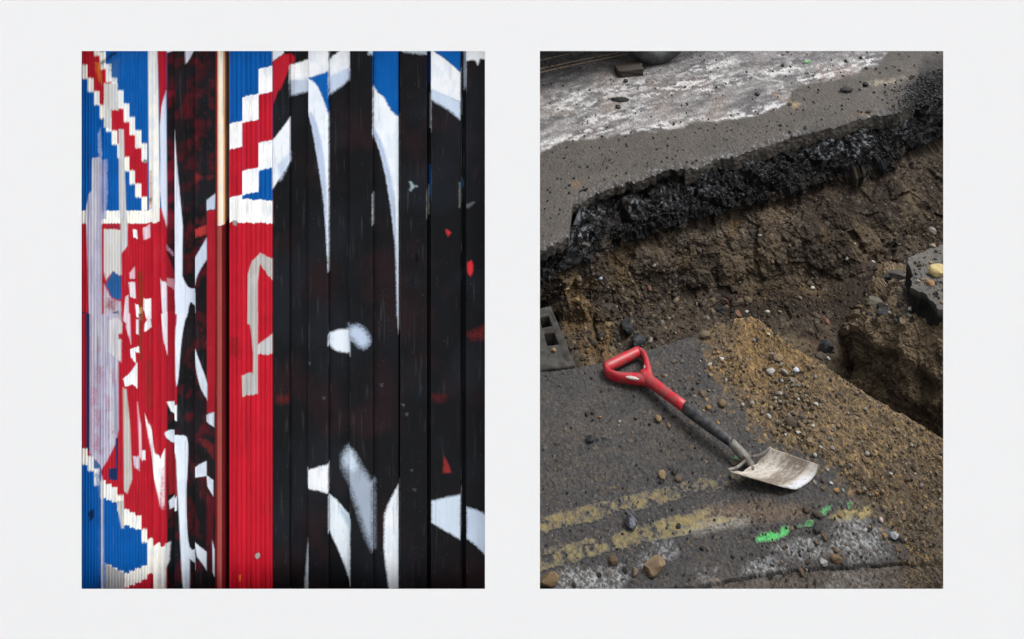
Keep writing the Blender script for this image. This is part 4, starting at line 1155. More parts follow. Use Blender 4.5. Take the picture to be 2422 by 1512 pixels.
# single stones with a look of their own
SINGLE = [
    ('rock', A6(1205, 1312), 80, 36, (136, 115, 88), 3, 8, 'large ochre angular rock on the asphalt below the yellow lines', 'rock', (104, 86, 66), dict(rz=.42, flat_=.72)),
    ('rock', A6(110, 1462), 56, 36, (128, 106, 76), 3, 7, 'ochre rock half cut off at the bottom corner near bleached asphalt', 'rock', (120, 96, 70), {}),
    ('asphalt_lump', A6(955, 815), 30, 44, (40, 42, 46), 3, 6, 'black and silver lump of asphalt between the two yellow lines', 'asphalt lump', (116, 120, 128), dict(rz=.2)),
    ('rock', A6(785, 1230), 23, 22, (98, 80, 60), 2, 5, 'brown stone left of the large ochre rock', 'rock', None, {}),
    ('rock', A6(1000, 1345), 17, 20, (122, 106, 84), 2, 5, 'small tan stone touching the large ochre rock', 'rock', None, {}),
    ('asphalt_lump', A6(1450, 862), 13, 13, BLK, 2, 5, 'small black lump on the paler end of the lower yellow line', 'asphalt lump', None, {}),
    ('asphalt_lump', A6(1695, 1090), 12, 10, BLK, 2, 5, 'small black lump between the large ochre rock and the green paint', 'asphalt lump', None, {}),
    ('rock', A5(1365, 1150), 24, 15, (110, 98, 84), 2, 5, 'grey brown stone against the rear corner of the shovel blade', 'rock', None, {}),
    ('rock', A7(875, 1240), 17, 19, (176, 174, 172), 2, 5, 'pale grey stone on the crack at the bottom', 'rock', None, {}),
    ('rock', A7(1000, 1207), 30, 19, (112, 92, 66), 2, 5, 'brown flat stone beside the pale stone on the crack', 'rock', None, {}),
    ('rock', A7(812, 745), 32, 15, (78, 68, 58), 2, 5, 'long dark brown stone between the green paint marks', 'rock', None, dict(rz=-.5)),
    ('asphalt_lump', A7(812, 900), 25, 17, (40, 38, 38), 2, 6, 'black lump right of the bright green paint patch', 'asphalt lump', None, {}),
    ('rock', A7(1600, 975), 22, 18, (168, 172, 178), 2, 5, 'bluish white stone at the edge of the bleached patch', 'rock', None, {}),
    ('rock', A7(1467, 800), 12, 12, (196, 178, 172), 2, 3, 'pinkish white pebble above the bleached patch', 'pebble', None, {}),
    ('rock', A7(1495, 955), 11, 9, (176, 130, 80), 2, 5, 'small orange stone beside the bluish white stone', 'rock', None, {}),
    ('rock', A5(1910, 332), 16, 15, (206, 214, 224), 2, 3, 'bluish white pebble at the top of the pebble cluster on the sand', 'pebble', None, {}),
    ('rock', A5(1690, 352), 23, 18, (176, 172, 164), 2, 5, 'pale grey stone at the upper end of the pebble cluster', 'rock', None, {}),
    ('rock', A5(1110, 32), 30, 24, (118, 104, 84), 2, 5, 'grey brown stone at the pit edge near the top of the sand', 'rock', None, {}),
    ('rock', A5(1750, 222), 28, 20, (142, 122, 92), 2, 6, 'broad tan stone in the sand above the pebble cluster', 'rock', None, {}),
    ('rock', A5(1255, 627), 20, 20, (120, 104, 78), 2, 3, 'round brown stone beside the black part of the shovel shaft', 'rock', None, {}),
    ('rock', A5(690, 762), 17, 15, (146, 124, 88), 2, 3, 'tan pebble on bare asphalt left of the shovel shaft', 'pebble', None, {}),
    ('rock', A5(725, 1262), 19, 18, (146, 124, 92), 2, 5, 'tan stone of the small rubble heap above the yellow line', 'rock', None, {}),
    ('asphalt_lump', A5(90, 945), 24, 18, (38, 38, 40), 2, 6, 'black lump alone on the asphalt left of the shovel', 'asphalt lump', None, {}),
]
def place_single(L):
    global seed
    for nm, (X, Y), wd, hg, rgb, det, ang, lab, cat, rgb2, kw in L:
        seed += 1
        o = stone(nm, X, Y, wd, hg, rgb, seed, ang=ang, detail=det, rgb2=rgb2, m=M_bit if nm == 'asphalt_lump' else None, **kw)
        tag(o, lab, cat)
place_single(SINGLE)
PITS = [
    ('asphalt_lump', A3(747, 1180), 36, 46, (24, 25, 27), 3, 6, 'upright black lump in the pit above the shovel handle', 'asphalt lump'),
    ('asphalt_lump', A3(838, 1300), 40, 30, (32, 33, 36), 3, 6, 'black lump half hidden behind the slab edge above the shovel handle', 'asphalt lump'),
    ('rock', A3(942, 1292), 18, 15, (150, 138, 132), 2, 5, 'pinkish grey stone beside the black lumps at the slab edge', 'rock'),
    ('asphalt_lump', A3(1525, 1035), 28, 19, (40, 42, 46), 2, 6, 'dark lump on the pit floor above the sandy slab corner', 'asphalt lump'),
    ('rock', A3(525, 767), 11, 9, (172, 190, 206), 2, 3, 'bluish white pebble in the brown pit wall', 'pebble'),
    ('rock', A4(462, 531), 14, 8, (206, 202, 192), 2, 3, 'white oval pebble on the pit floor', 'pebble'),
    ('rock', A4(850, 366), 10, 8, (214, 210, 204), 2, 3, 'white pebble on the far side of the pit floor', 'pebble'),
    ('asphalt_lump', A4(556, 918), 34, 30, (34, 35, 38), 3, 6, 'black lump fallen beside the slab edge in the trench', 'asphalt lump'),
    ('rock', A4(566, 980), 10, 9, (202, 204, 206), 2, 3, 'white pebble below the black lump beside the slab edge', 'pebble'),
    ('asphalt_lump', A4(710, 858), 28, 20, (76, 78, 82), 2, 6, 'grey speckled lump in the rubble of the trench', 'asphalt lump'),
    ('rock', A4(556, 742), 13, 22, (138, 96, 76), 2, 5, 'reddish brick fragment on the trench floor', 'brick fragment'),
    ('asphalt_lump', A4(850, 632), 42, 26, (104, 98, 84), 3, 6, 'speckled asphalt lump in the rubble below the broken slab', 'asphalt lump'),
    ('asphalt_lump', A4(925, 690), 40, 28, (40, 42, 46), 3, 6, 'dark lump below the speckled asphalt lump', 'asphalt lump'),
    ('asphalt_lump', A4(880, 742), 26, 18, (120, 118, 108), 2, 6, 'small pale speckled lump at the top of the soil bank', 'asphalt lump'),
    ('rock', A4(1000, 455), 40, 24, (84, 80, 76), 3, 6, 'grey lump against the left end of the broken slab', 'rock'),
    ('rock', A4(940, 470), 26, 18, (74, 72, 72), 2, 6, 'dark grey lump next to the broken slab', 'rock'),
    ('rock', A4(1225, 175), 18, 18, (136, 130, 124), 2, 5, 'grey stone in the pit wall above the broken slab', 'rock'),
    ('rock', A3(400, 492), 22, 14, (96, 92, 88), 2, 5, 'grey stone set in the black wall by the road notch', 'rock'),
    ('rock', A4(180, 683), 13, 9, (196, 186, 172), 2, 3, 'white pebble at the sharp corner of the slab', 'pebble'),
    ('rock', A4(50, 683), 10, 8, (206, 204, 198), 2, 3, 'white pebble on the pit edge left of the sandy corner', 'pebble'),
]
for nm, (X, Y), wd, hg, rgb, det, ang, lab, cat in PITS:
    seed += 1
    z = pit_z(X, Y + hg * .2)
    if X > 2045: z = float(np.interp(X, [2040, 2070, 2110, 2150], [-.36, -.25, -.16, -.105])) - .03 - (.06 if Y < 690 else 0)
    tag(stone(nm, X, Y, wd, hg, rgb, seed, zbase=z, ang=ang, detail=det, sink=.35, m=M_bit if nm == 'asphalt_lump' else None,
              rgb2=(62, 64, 68) if nm == 'asphalt_lump' and rgb[0] < 60 else None), lab, cat)
for nm, (X, Y), wd, hg, rgb, lab, cat, zb in (
        ('rock', A4(1256, 440), 46, 32, (214, 194, 138), 'cream yellow lump on the broken slab', 'rock', .0), ('rock', A4(1212, 508), 20, 18, (164, 128, 90), 'orange brown stone below the cream lump on the slab', 'rock', .0),
        ('rock', A4(1133, 487), 10, 8, (168, 160, 150), 'small pale stone near the corner of the broken slab', 'rock', .0), ('rock', A4(1250, 300), 9, 7, BLK, 'small black crumb at the back of the broken slab', 'asphalt lump', .0),
        ('rock', A4(1225, 265), 16, 10, (150, 136, 112), 'tan stone on the back edge of the broken slab', 'rock', .0),
        ('rock', A4(1090, 672), 18, 13, (196, 196, 198), 'white stone stuck at the top of the soil bank', 'rock', -.14),
        ('rock', A3(138, 1372), 12, 11, (166, 134, 88), 'small tan stone lying on the slotted concrete block', 'rock', .012)):
    seed += 1
    tag(stone(nm, X, Y, wd, hg, rgb, seed, zbase=zb, ang=5, detail=3 if wd > 30 else 2), lab, cat)
# things on the far road
ROADS = [
    ('asphalt_flake', R1(800, 503), 46, 11, (26, 26, 28), 'long black flake on the pale road', .3), ('asphalt_lump', R1(770, 583), 15, 8, (44, 42, 42), 'dark lump just below the long black flake on the road', .6),
    ('asphalt_lump', R1(845, 331), 14, 7, (46, 44, 44), 'dark lump on the road near the brick', .6), ('asphalt_lump', R1(1312, 741), 7, 8, (52, 50, 50), 'small dark lump at the edge of the pale scraped strip', .8),
    ('asphalt_flake', R2(1030, 420), 39, 13, (28, 27, 28), 'long raised black flake on the brown dust of the road', .5), ('asphalt_lump', R2(1212, 366), 19, 10, (32, 31, 31), 'black lump right of the raised flake', .6),
    ('asphalt_lump', R2(180, 458), 12, 9, (54, 52, 52), 'dark lump on the white scraped strip of the road', .7), ('asphalt_flake', R2(1245, 612), 20, 5, (58, 54, 50), 'flat dark flake near the road edge', .4),
    ('asphalt_lump', R2(488, 555), 12, 6, (38, 37, 37), 'dark lump beside the orange stain on the road', .6), ('asphalt_lump', R1(965, 262), 14, 6, (40, 40, 40), 'dark crumb in front of the brick', .5),
]
for nm, (X, Y), wd, hg, rgb, lab, fl in ROADS:
    seed += 1
    tag(stone(nm, X, Y, wd, hg * 1.6, rgb, seed, zbase=.0, ang=6, m=M_bit, flat_=fl, sink=.2), lab, nm.replace('_', ' '))

# shared pebble shapes, copied
SHAPES = []
for i in range(14):
    n = rock_shape(IV2, 2000 + i, 5 + i % 5)
    SHAPES.append(n)
PALETTE = {}
def pebble_mesh(kind, i):
    key = (kind, i)
    if key not in PALETTE:
        rgb = {'tan': (TAN, OCH, (140, 120, 94)), 'grey': (GRY, (150, 144, 134), (104, 96, 86)), 'white': (WHT, (186, 180, 170), (206, 200, 186)), 'black': (BLK, (44, 42, 42), (54, 50, 48)),
               'brown': (BRN, (86, 72, 58), (120, 100, 76))}[kind][i % 3]
        n = SHAPES[i]
        c = np.broadcast_to(lin(rgb) / EG, (len(n), 3)) * (1 + .28 * fbm(n[:, 0], n[:, 1], n[:, 2], f=2.2, octs=3, seed=i + 50))[:, None]
        PALETTE[key] = mesh('pebble', n, IF2, M_bit if kind == 'black' else M_stone, c, smooth=False)
    return PALETTE[key]
def pebble(name, kind, X, Y, r, label, cat, group, z=0.0):
    i = random.randrange(14)
    o = bpy.data.objects.new(name, pebble_mesh(kind, i)); COL.objects.link(o)
    s = size_at(X, Y, z) * r * 1.75
    sandy = sdf(SAND, np.array([X]), np.array([Y]))[0] < 0 and Y > Yn(X)
    p = pt(X, Y, z + (.007 if sandy else .001))
    sc = (s * random.uniform(.85, 1.15), s * random.uniform(.8, 1.1), s * random.uniform(.6, .85))
    o.location = (p[0], p[1], p[2] + sc[2] * .35); o.scale = sc; o.rotation_euler = (random.uniform(-.3, .3), random.uniform(-.3, .3), random.uniform(0, 6.28))
    tag(o, label, cat, group)
def in_poly(poly, n):
    p = np.array(poly); r = []
    while len(r) < n:
        x, y = random.uniform(p[:, 0].min(), p[:, 0].max()), random.uniform(p[:, 1].min(), p[:, 1].max())
        if sdf(p, np.array([x]), np.array([y]))[0] < 0: r.append((x, y))
    return r
# pebbles read off the photograph
LST = [(830, 245, 17, 'grey'), (905, 250, 16, 'grey'), (1330, 140, 18, 'tan'), (1150, 272, 14, 'white'), (1152, 306, 15, 'tan'), (1196, 306, 14, 'tan'), (1065, 240, 8, 'grey'), (1810, 335, 21, 'grey'), (1880, 416, 18, 'grey'), (1940, 456, 12, 'grey'),
       (1770, 530, 13, 'white'), (1080, 530, 24, 'brown'), (1010, 550, 10, 'grey'), (1120, 582, 13, 'tan'), (1135, 655, 15, 'tan'), (1475, 850, 17, 'tan'), (1440, 626, 10, 'white'), (1670, 735, 14, 'white'), (1860, 790, 30, 'brown'), (495, 745, 13, 'brown'),
       (780, 810, 13, 'tan'), (350, 773, 8, 'white'), (175, 733, 9, 'tan'), (465, 870, 8, 'tan'), (860, 1285, 20, 'brown'), (1855, 1020, 16, 'tan'), (2090, 625, 11, 'white'), (2050, 930, 9, 'tan'), (2220, 940, 19, 'grey'), (1050, 355, 12, 'grey'),
       (1160, 370, 14, 'tan'), (755, 375, 13, 'tan'), (985, 400, 16, 'brown'), (1280, 285, 12, 'brown'), (1250, 232, 12, 'brown'), (1275, 60, 12, 'tan'), (1220, 160, 11, 'tan'), (1590, 325, 12, 'tan'), (1740, 420, 13, 'grey'), (1710, 640, 20, 'brown'),
       (1530, 640, 14, 'brown'), (1610, 695, 11, 'grey'), (1850, 720, 14, 'grey'), (1890, 705, 12, 'grey'), (1750, 780, 14, 'grey'), (1920, 860, 10, 'tan'), (2060, 815, 11, 'white'), (2130, 1000, 12, 'white'), (2080, 1075, 11, 'white'), (1990, 640, 12, 'brown'),
       (1820, 890, 10, 'white'), (1940, 875, 9, 'white'), (2150, 740, 10, 'brown'), (2190, 820, 12, 'tan'), (1480, 560, 9, 'tan'), (1545, 940, 9, 'tan'), (1220, 790, 12, 'tan'), (1090, 680, 9, 'tan'), (1040, 430, 13, 'brown'), (1140, 500, 10, 'grey')]
for u, v, r, k_ in LST:
    X, Y = A5(u, v)
    pebble('pebble', k_, X, Y, r * .267, f'{k_ if k_ != "brown" else "brown"} pebble among the others strewn around the shovel and over the sand', 'pebble', f'{k_} pebbles around the shovel')
LST7 = [(525, 60, 18, 'tan'), (1310, 170, 21, 'brown'), (1000, 485, 17, 'tan'), (1235, 490, 17, 'brown'), (1460, 115, 14, 'brown'), (1880, 440, 18, 'grey'), (910, 275, 13, 'white'), (950, 410, 12, 'white'), (690, 690, 26, 'brown'), (540, 885, 15, 'tan'),
        (880, 970, 22, 'brown'), (700, 1220, 20, 'brown'), (1295, 470, 13, 'grey'), (1070, 485, 11, 'grey'), (870, 460, 16, 'brown'), (860, 380, 15, 'brown'), (780, 400, 13, 'grey'), (1420, 520, 14, 'tan'), (1690, 90, 14, 'brown'), (1800, 260, 20, 'brown'),
        (1730, 370, 24, 'brown'), (1760, 350, 20, 'brown'), (1280, 360, 17, 'brown'), (1000, 1100, 18, 'brown'), (800, 1030, 18, 'brown'), (640, 1330, 22, 'brown'), (1690, 980, 22, 'brown'), (1640, 1100, 15, 'brown'), (1340, 860, 14, 'tan'), (1040, 745, 13, 'tan')]
for u, v, r, k_ in LST7:
    X, Y = A7(u, v)
    pebble('pebble', k_, X, Y, r * .23, f'{k_} pebble on the sandy ground below the shovel blade', 'pebble', f'{k_} pebbles below the blade')
for u, v, r in ((55, 715, 12), (105, 700, 11), (835, 1235, 16), (715, 1312, 14), (750, 660, 10), (1190, 690, 7), (820, 730, 8), (95, 392, 9), (615, 800, 9), (740, 745, 8), (1280, 280, 9), (45, 345, 6), (1570, 45, 11), (1345, 60, 9), (670, 575, 6), (1240, 770, 8), (885, 410, 7), (830, 940, 6),
                (110, 760, 8), (150, 935, 9), (200, 920, 6), (1000, 490, 10), (930, 480, 9), (1450, 330, 8), (1330, 745, 6), (1620, 600, 10), (1830, 570, 11), (1780, 610, 9)):
    X, Y = A5(u, v)
    pebble('asphalt_crumb', 'black', X, Y, r * .267, 'small black asphalt crumb on the slab around the shovel', 'asphalt crumb', 'black crumbs around the shovel')
for u, v, r in ((380, 1460, 16), (875, 940, 10), (655, 970, 9), (560, 1080, 7), (1750, 1100, 7), (2005, 1170, 14), (1140, 365, 7), (880, 460, 7), (760, 600, 8), (845, 592, 8), (1600, 300, 8), (1980, 350, 14), (640, 1360, 16), (900, 1310, 18), (1570, 910, 10)):
    X, Y = A6(u, v)
    pebble('asphalt_crumb', 'black', X, Y, r * .23, 'small black asphalt crumb around the yellow lines', 'asphalt crumb', 'black crumbs around the yellow lines')
for u, v, r, c in ((900, 815, 8, 1), (848, 855, 7, 1), (1155, 838, 6, 1), (1145, 978, 9, 1), (1250, 1062, 10, 1), (1200, 1100, 9, 1), (483, 1150, 9, 1), (860, 952, 7, 1), (515, 955, 6, 1), (307, 1330, 10, 1), (120, 1397, 9, 1), (95, 1372, 9, 1), (620, 855, 9, 1), (1495, 1105, 8, 1), (1530, 1085, 8, 1), (1718, 745, 7, 1),
                   (1705, 952, 7, 1), (1435, 540, 7, 1), (1388, 558, 8, 1), (470, 672, 6, 1), (670, 768, 8, 1), (500, 415, 8, 1), (400, 412, 6, 1), (1295, 460, 8, 1), (1890, 820, 6, 1), (1825, 806, 6, 1), (1440, 1100, 7, 1), (1400, 986, 6, 1), (625, 1030, 6, 1), (760, 1005, 6, 1), (1110, 862, 6, 1), (1260, 875, 8, 1), (145, 1005, 7, 1)):
    X, Y = R1(u, v)
    pebble('asphalt_crumb', 'black', X, Y, r * .2457 * .95, 'small black crumb on the far road between the vehicle and the pit', 'asphalt crumb', 'black crumbs on the far road')
for u, v, r in ((720, 530, 10), (400, 752, 11), (635, 772, 14), (995, 592, 9), (1170, 100, 11), (1030, 135, 13), (420, 175, 12), (495, 186, 9), (420, 70, 8), (465, 40, 12), (325, 228, 8), (660, 250, 8), (890, 312, 7), (1300, 432, 9), (1410, 425, 8), (1055, 495, 9), (765, 408, 8), (672, 382, 9), (130, 500, 7), (335, 596, 7), (75, 236, 8), (235, 770, 6),
                (1225, 200, 10), (1320, 205, 9), (1545, 222, 10), (1420, 200, 9), (1500, 190, 8), (1910, 48, 8), (1000, 275, 8), (1170, 330, 8), (1410, 362, 9), (1180, 620, 8), (490, 815, 9), (370, 716, 6), (140, 770, 6), (990, 560, 8), (1160, 405, 9)):
    X, Y = R2(u, v)
    pebble('asphalt_crumb', 'black', X, Y, r * .2457 * .95, 'small black crumb on the far road between the vehicle and the pit', 'asphalt crumb', 'black crumbs on the far road')

# ---- gravel, rubble: too many to count
def scatter(name, P, S_, RGB, m, label, kind='stuff', flat_=(.55, .9), fine=False):
    n = len(P)
    V0, F0 = (IV2, IF2) if fine else (IV1, IF1)
    q = len(V0)
    V = np.empty((n, q, 3)); C = np.empty((n, q, 3))
    for i in range(n):
        j = SHAPES[rng.integers(14)] + 0 if fine else V0 * (1 + rng.uniform(-.22, .22, (q, 1)))
        a = rng.uniform(0, 6.28); ca, sa = math.cos(a), math.sin(a)
        j = j * np.array([rng.uniform(.8, 1.25), rng.uniform(.7, 1.1), rng.uniform(*flat_)]) * S_[i]
        V[i, :, 0] = j[:, 0] * ca - j[:, 1] * sa; V[i, :, 1] = j[:, 0] * sa + j[:, 1] * ca; V[i, :, 2] = j[:, 2]
        V[i] += P[i]
        C[i] = RGB[i]
    F = (F0[None] + (np.arange(n) * q)[:, None, None]).reshape(-1, 3)
    tag(link(name, mesh(name, V.reshape(-1, 3), F, m, C.reshape(-1, 3))), label, kind=kind)
def mixcol(n, table):
    cs = np.array([lin(c) / EG for c, _ in table]); p = np.array([q for _, q in table], float); p /= p.sum()
    return cs[rng.choice(len(cs), n, p=p)] * rng.uniform(.75, 1.25, (n, 1))
def scat_T(poly, n, dens=None):
    p = np.array(poly); pts = np.empty((0, 2))
    while len(pts) < n:
        c = np.stack([rng.uniform(p[:, 0].min(), p[:, 0].max(), n * 2), rng.uniform(p[:, 1].min(), p[:, 1].max(), n * 2)], 1)
        k_ = sdf(p, c[:, 0], c[:, 1]) < 0
        if dens is not None: k_ &= rng.uniform(0, 1, len(c)) < dens(c[:, 0], c[:, 1])
        pts = np.concatenate([pts, c[k_]])
    return pts[:n]
VIEW = [(1250, 860), (1640, 785), (1745, 742), (1795, 745), (1905, 835), (2060, 936), (2260, 1050), (2260, 1430), (1250, 1430)]
SANDV = [q for q in SAND if q[0] < 2300 and q[1] < 1500][:7] + [(2260, 1040), (2260, 1430), (2150, 1430)] + SAND[11:]
inset = lambda X, Y: (Y > Yn(X) + 9) * np.clip(.25 + .9 * fbm(X, Y, f=.03, octs=3, seed=911), .1, 1)
q = scat_T(SANDV, 6500, inset)
Pn = pt(q[:, 0], q[:, 1], 0.0); Pn[:, 2] = .008
low = (1 - .45 * np.clip((q[:, 1] - 1060) / 160, 0, 1))[:, None]
scatter('gravel', Pn, .0011 + .0038 * rng.power(.22, len(q)), low * mixcol(len(q), [((134, 110, 74), 5), ((108, 90, 64), 5), ((76, 64, 50), 4), ((160, 150, 132), .7), ((50, 46, 42), 2), ((156, 126, 80), 1)]), M_stone, 'loose sandy gravel spilt over the slab')
cl = lambda X, Y: .12 + np.exp(-((X - 1870) / 45) ** 2 - ((Y - 960) / 90) ** 2) + .8 * np.exp(-((X - 1690) / 50) ** 2 - ((Y - 900) / 70) ** 2) + .7 * np.exp(-((X - 1960) / 60) ** 2 - ((Y - 1150) / 26) ** 2)
q = scat_T(SANDV, 620, lambda X, Y: cl(X, Y) * (Y > Yn(X) + 9))
Pn = pt(q[:, 0], q[:, 1], 0.0); Pn[:, 2] = .010
scatter('gravel', Pn, .0035 + .007 * rng.power(.45, len(q)), mixcol(len(q), [((132, 114, 86), 4), ((108, 94, 76), 4), ((144, 140, 132), 1.6), ((68, 60, 52), 4), ((178, 174, 166), .6)]), M_stone, 'coarser pebbly gravel in the spilt sand')
q = scat_T(VIEW, 2600, lambda X, Y: .35 + .65 * np.exp(-((X - 1660) / 90) ** 2 - ((Y - 920) / 90) ** 2) + .6 * ((Y > 1180) & (X > 1750)))
Pn = pt(q[:, 0], q[:, 1], 0.0); Pn[:, 2] = .004
scatter('grit', Pn, .0014 + .004 * rng.power(.3, len(q)), mixcol(len(q), [((38, 37, 37), 4), ((66, 62, 58), 4), ((130, 122, 110), 1), ((120, 98, 66), 1.2)]), M_stone, 'fine dark grit over the asphalt slab')
q = scat_T([(1260, 121), (2250, 121), (2250, 160), (2150, 235), (1900, 305), (1500, 415), (1260, 590)], 900)
Pn = pt(q[:, 0], q[:, 1], 0.0); Pn[:, 2] = .006
scatter('grit', Pn, .0025 + .006 * rng.power(.25, len(q)), mixcol(len(q), [((36, 35, 35), 5), ((70, 66, 62), 3), ((170, 166, 160), .6)]), M_stone, 'fine dark grit over the far road')
def scat_mesh(G, n, wfun):
    vis = (G['X'] > 1262) & (G['X'] < 2246)
    w_ = np.where(vis, wfun(G), 0).ravel(); w_ = w_ / w_.sum()
    return rng.choice(w_.size, n, p=w_)
nb = 2600
i = scat_mesh(PIT, nb, lambda G: (1 - G['bit']) * (.4 + np.clip((G['Y'] - 560) / 200, 0, 1)) * (G['Y'] < Yn(G['X']) + 10))
Pm = PIT['P'].reshape(-1, 3)[i]; Cm = PIT['C'].reshape(-1, 3)[i]
pal = mixcol(nb, [((70, 62, 54), 5), ((46, 41, 38), 4), ((98, 86, 68), 3), ((134, 124, 108), 1.2), ((34, 34, 36), 2.4), ((196, 190, 180), .25)])
scatter('rubble', Pm + PIT['N'].reshape(-1, 3)[i] * .003, .002 + .012 * rng.power(.24, nb), .45 * Cm * rng.uniform(.7, 1.3, (nb, 1)) + .55 * pal, M_soil, 'clods and stones covering the pit walls and floor')
nb = 330
i = scat_mesh(PIT, nb, lambda G: (1 - G['bit']) * (.15 + np.clip((G['Y'] - 600) / 120, 0, 1)) * (G['Y'] < Yn(G['X']) + 5))
Pm = PIT['P'].reshape(-1, 3)[i]; Cm = PIT['C'].reshape(-1, 3)[i]
pal = mixcol(nb, [((76, 66, 56), 5), ((52, 46, 42), 4), ((120, 104, 80), 2.5), ((150, 142, 128), 1.5), ((34, 34, 36), 3), ((124, 84, 66), .8)])
scatter('rubble', Pm, .008 + .020 * rng.power(.45, nb), .25 * Cm + .75 * pal, M_stone, 'larger clods and stones strewn in the pit', fine=True)
nb = 1700
i = scat_mesh(PIT, nb, lambda G: G['bit'] * (G['Y'] > Yr(G['X']) + 8))
Pm = PIT['P'].reshape(-1, 3)[i]
gzw = PIT['C'].reshape(-1, 3)[i]
scatter('bitumen_crumbs', Pm + PIT['N'].reshape(-1, 3)[i] * .003, .0025 + .008 * rng.power(.35, nb), .8 * gzw + .2 * mixcol(nb, [((24, 25, 27), 6), ((44, 44, 47), 3), ((90, 92, 96), 1), ((150, 154, 160), .35)]), M_bit, 'crumbly black base course under the road edge')
nb = 110
vb = (BANK['X'] < 2165) & (BANK['Y'] < 770) & (BANK['Y'] > 655)
i = rng.choice(np.flatnonzero(vb.ravel()), nb)
scatter('rubble', BANK['P'].reshape(-1, 3)[i], .008 + .022 * rng.power(.5, nb), mixcol(nb, [((40, 40, 42), 5), ((84, 78, 70), 3), ((126, 112, 92), 2), ((150, 146, 138), .8)]), M_stone, 'broken road rubble heaped at the top of the soil bank', fine=True)
nb = 900
i = rng.choice(BANK['P'].reshape(-1, 3).shape[0], nb)
Pm = BANK['P'].reshape(-1, 3)[i]
scatter('rubble', Pm, .003 + .010 * rng.power(.35, nb), .6 * BANK['C'].reshape(-1, 3)[i] + .4 * mixcol(nb, [((74, 62, 51), 5), ((48, 42, 38), 4), ((110, 92, 66), 3)]), M_soil, 'clods on the soil bank below the broken slab')
q = scat_T([(2085, 195), (2190, 170), (2260, 150), (2260, 215), (2170, 255), (2100, 262)], 1100, lambda X, Y: np.clip((X - 2070) / 110, 0.05, 1))
Pn = pt(q[:, 0], q[:, 1], 0.0); Pn[:, 2] = rng.uniform(-.02, .006, len(q))
scatter('bitumen_crumbs', Pn, .003 + .009 * rng.power(.4, len(q)), mixcol(len(q), [((24, 25, 27), 6), ((44, 43, 43), 3), ((90, 90, 92), .8)]), M_bit, 'broken black crumbs at the far end of the road edge')

q = scat_T([(2240, 580), (2160, 612), (2160, 672), (2192, 690), (2226, 722), (2240, 722)], 130)
Pn = pt(q[:, 0], q[:, 1], 0.0); Pn[:, 2] = .004
scatter('grit', Pn, .003 + .009 * rng.power(.3, len(q)), mixcol(len(q), [((40, 38, 38), 4), ((80, 74, 68), 3), ((150, 130, 96), 1.5)]), M_stone, 'crumbs lying on the broken slab')
# ------------------------------------------------------------------ shovel
def tube(name, path, radii, m, parent, n=16, caps=True, squash=None, col=None, smooth=True):
    """path: list of points; radii: per point or (ra, rb)"""
    P = [Vector(p) for p in path]
    V, up = [], Vector((0, 0, 1))
    for i, p in enumerate(P):
        t = (P[min(i + 1, len(P) - 1)] - P[max(i - 1, 0)]).normalized()
        s = t.cross(up).normalized(); u_ = s.cross(t).normalized()
        ra, rb = radii[i] if isinstance(radii[i], tuple) else (radii[i], radii[i])
        for j in range(n):
            a = j * 2 * math.pi / n
            V.append(p + s * ra * math.cos(a) + u_ * rb * math.sin(a))
    F = []
    for i in range(len(P) - 1):
        for j in range(n):
            F.append((i * n + j, i * n + (j + 1) % n, (i + 1) * n + (j + 1) % n, (i + 1) * n + j))
    if caps:
        F.append(tuple(range(n))[::-1]); F.append(tuple(range((len(P) - 1) * n, len(P) * n)))
    o = link(name, mesh(name, np.array([v[:] for v in V]), F, m, col, smooth), parent)
    return o
def bez(P, n=14):
    P = [Vector(p) for p in P]; out_ = []
    for i in range(n + 1):
        t = i / n; Q = P[:]
        while len(Q) > 1: Q = [Q[k_] * (1 - t) + Q[k_ + 1] * t for k_ in range(len(Q) - 1)]
        out_.append(Q[0])
    return out_
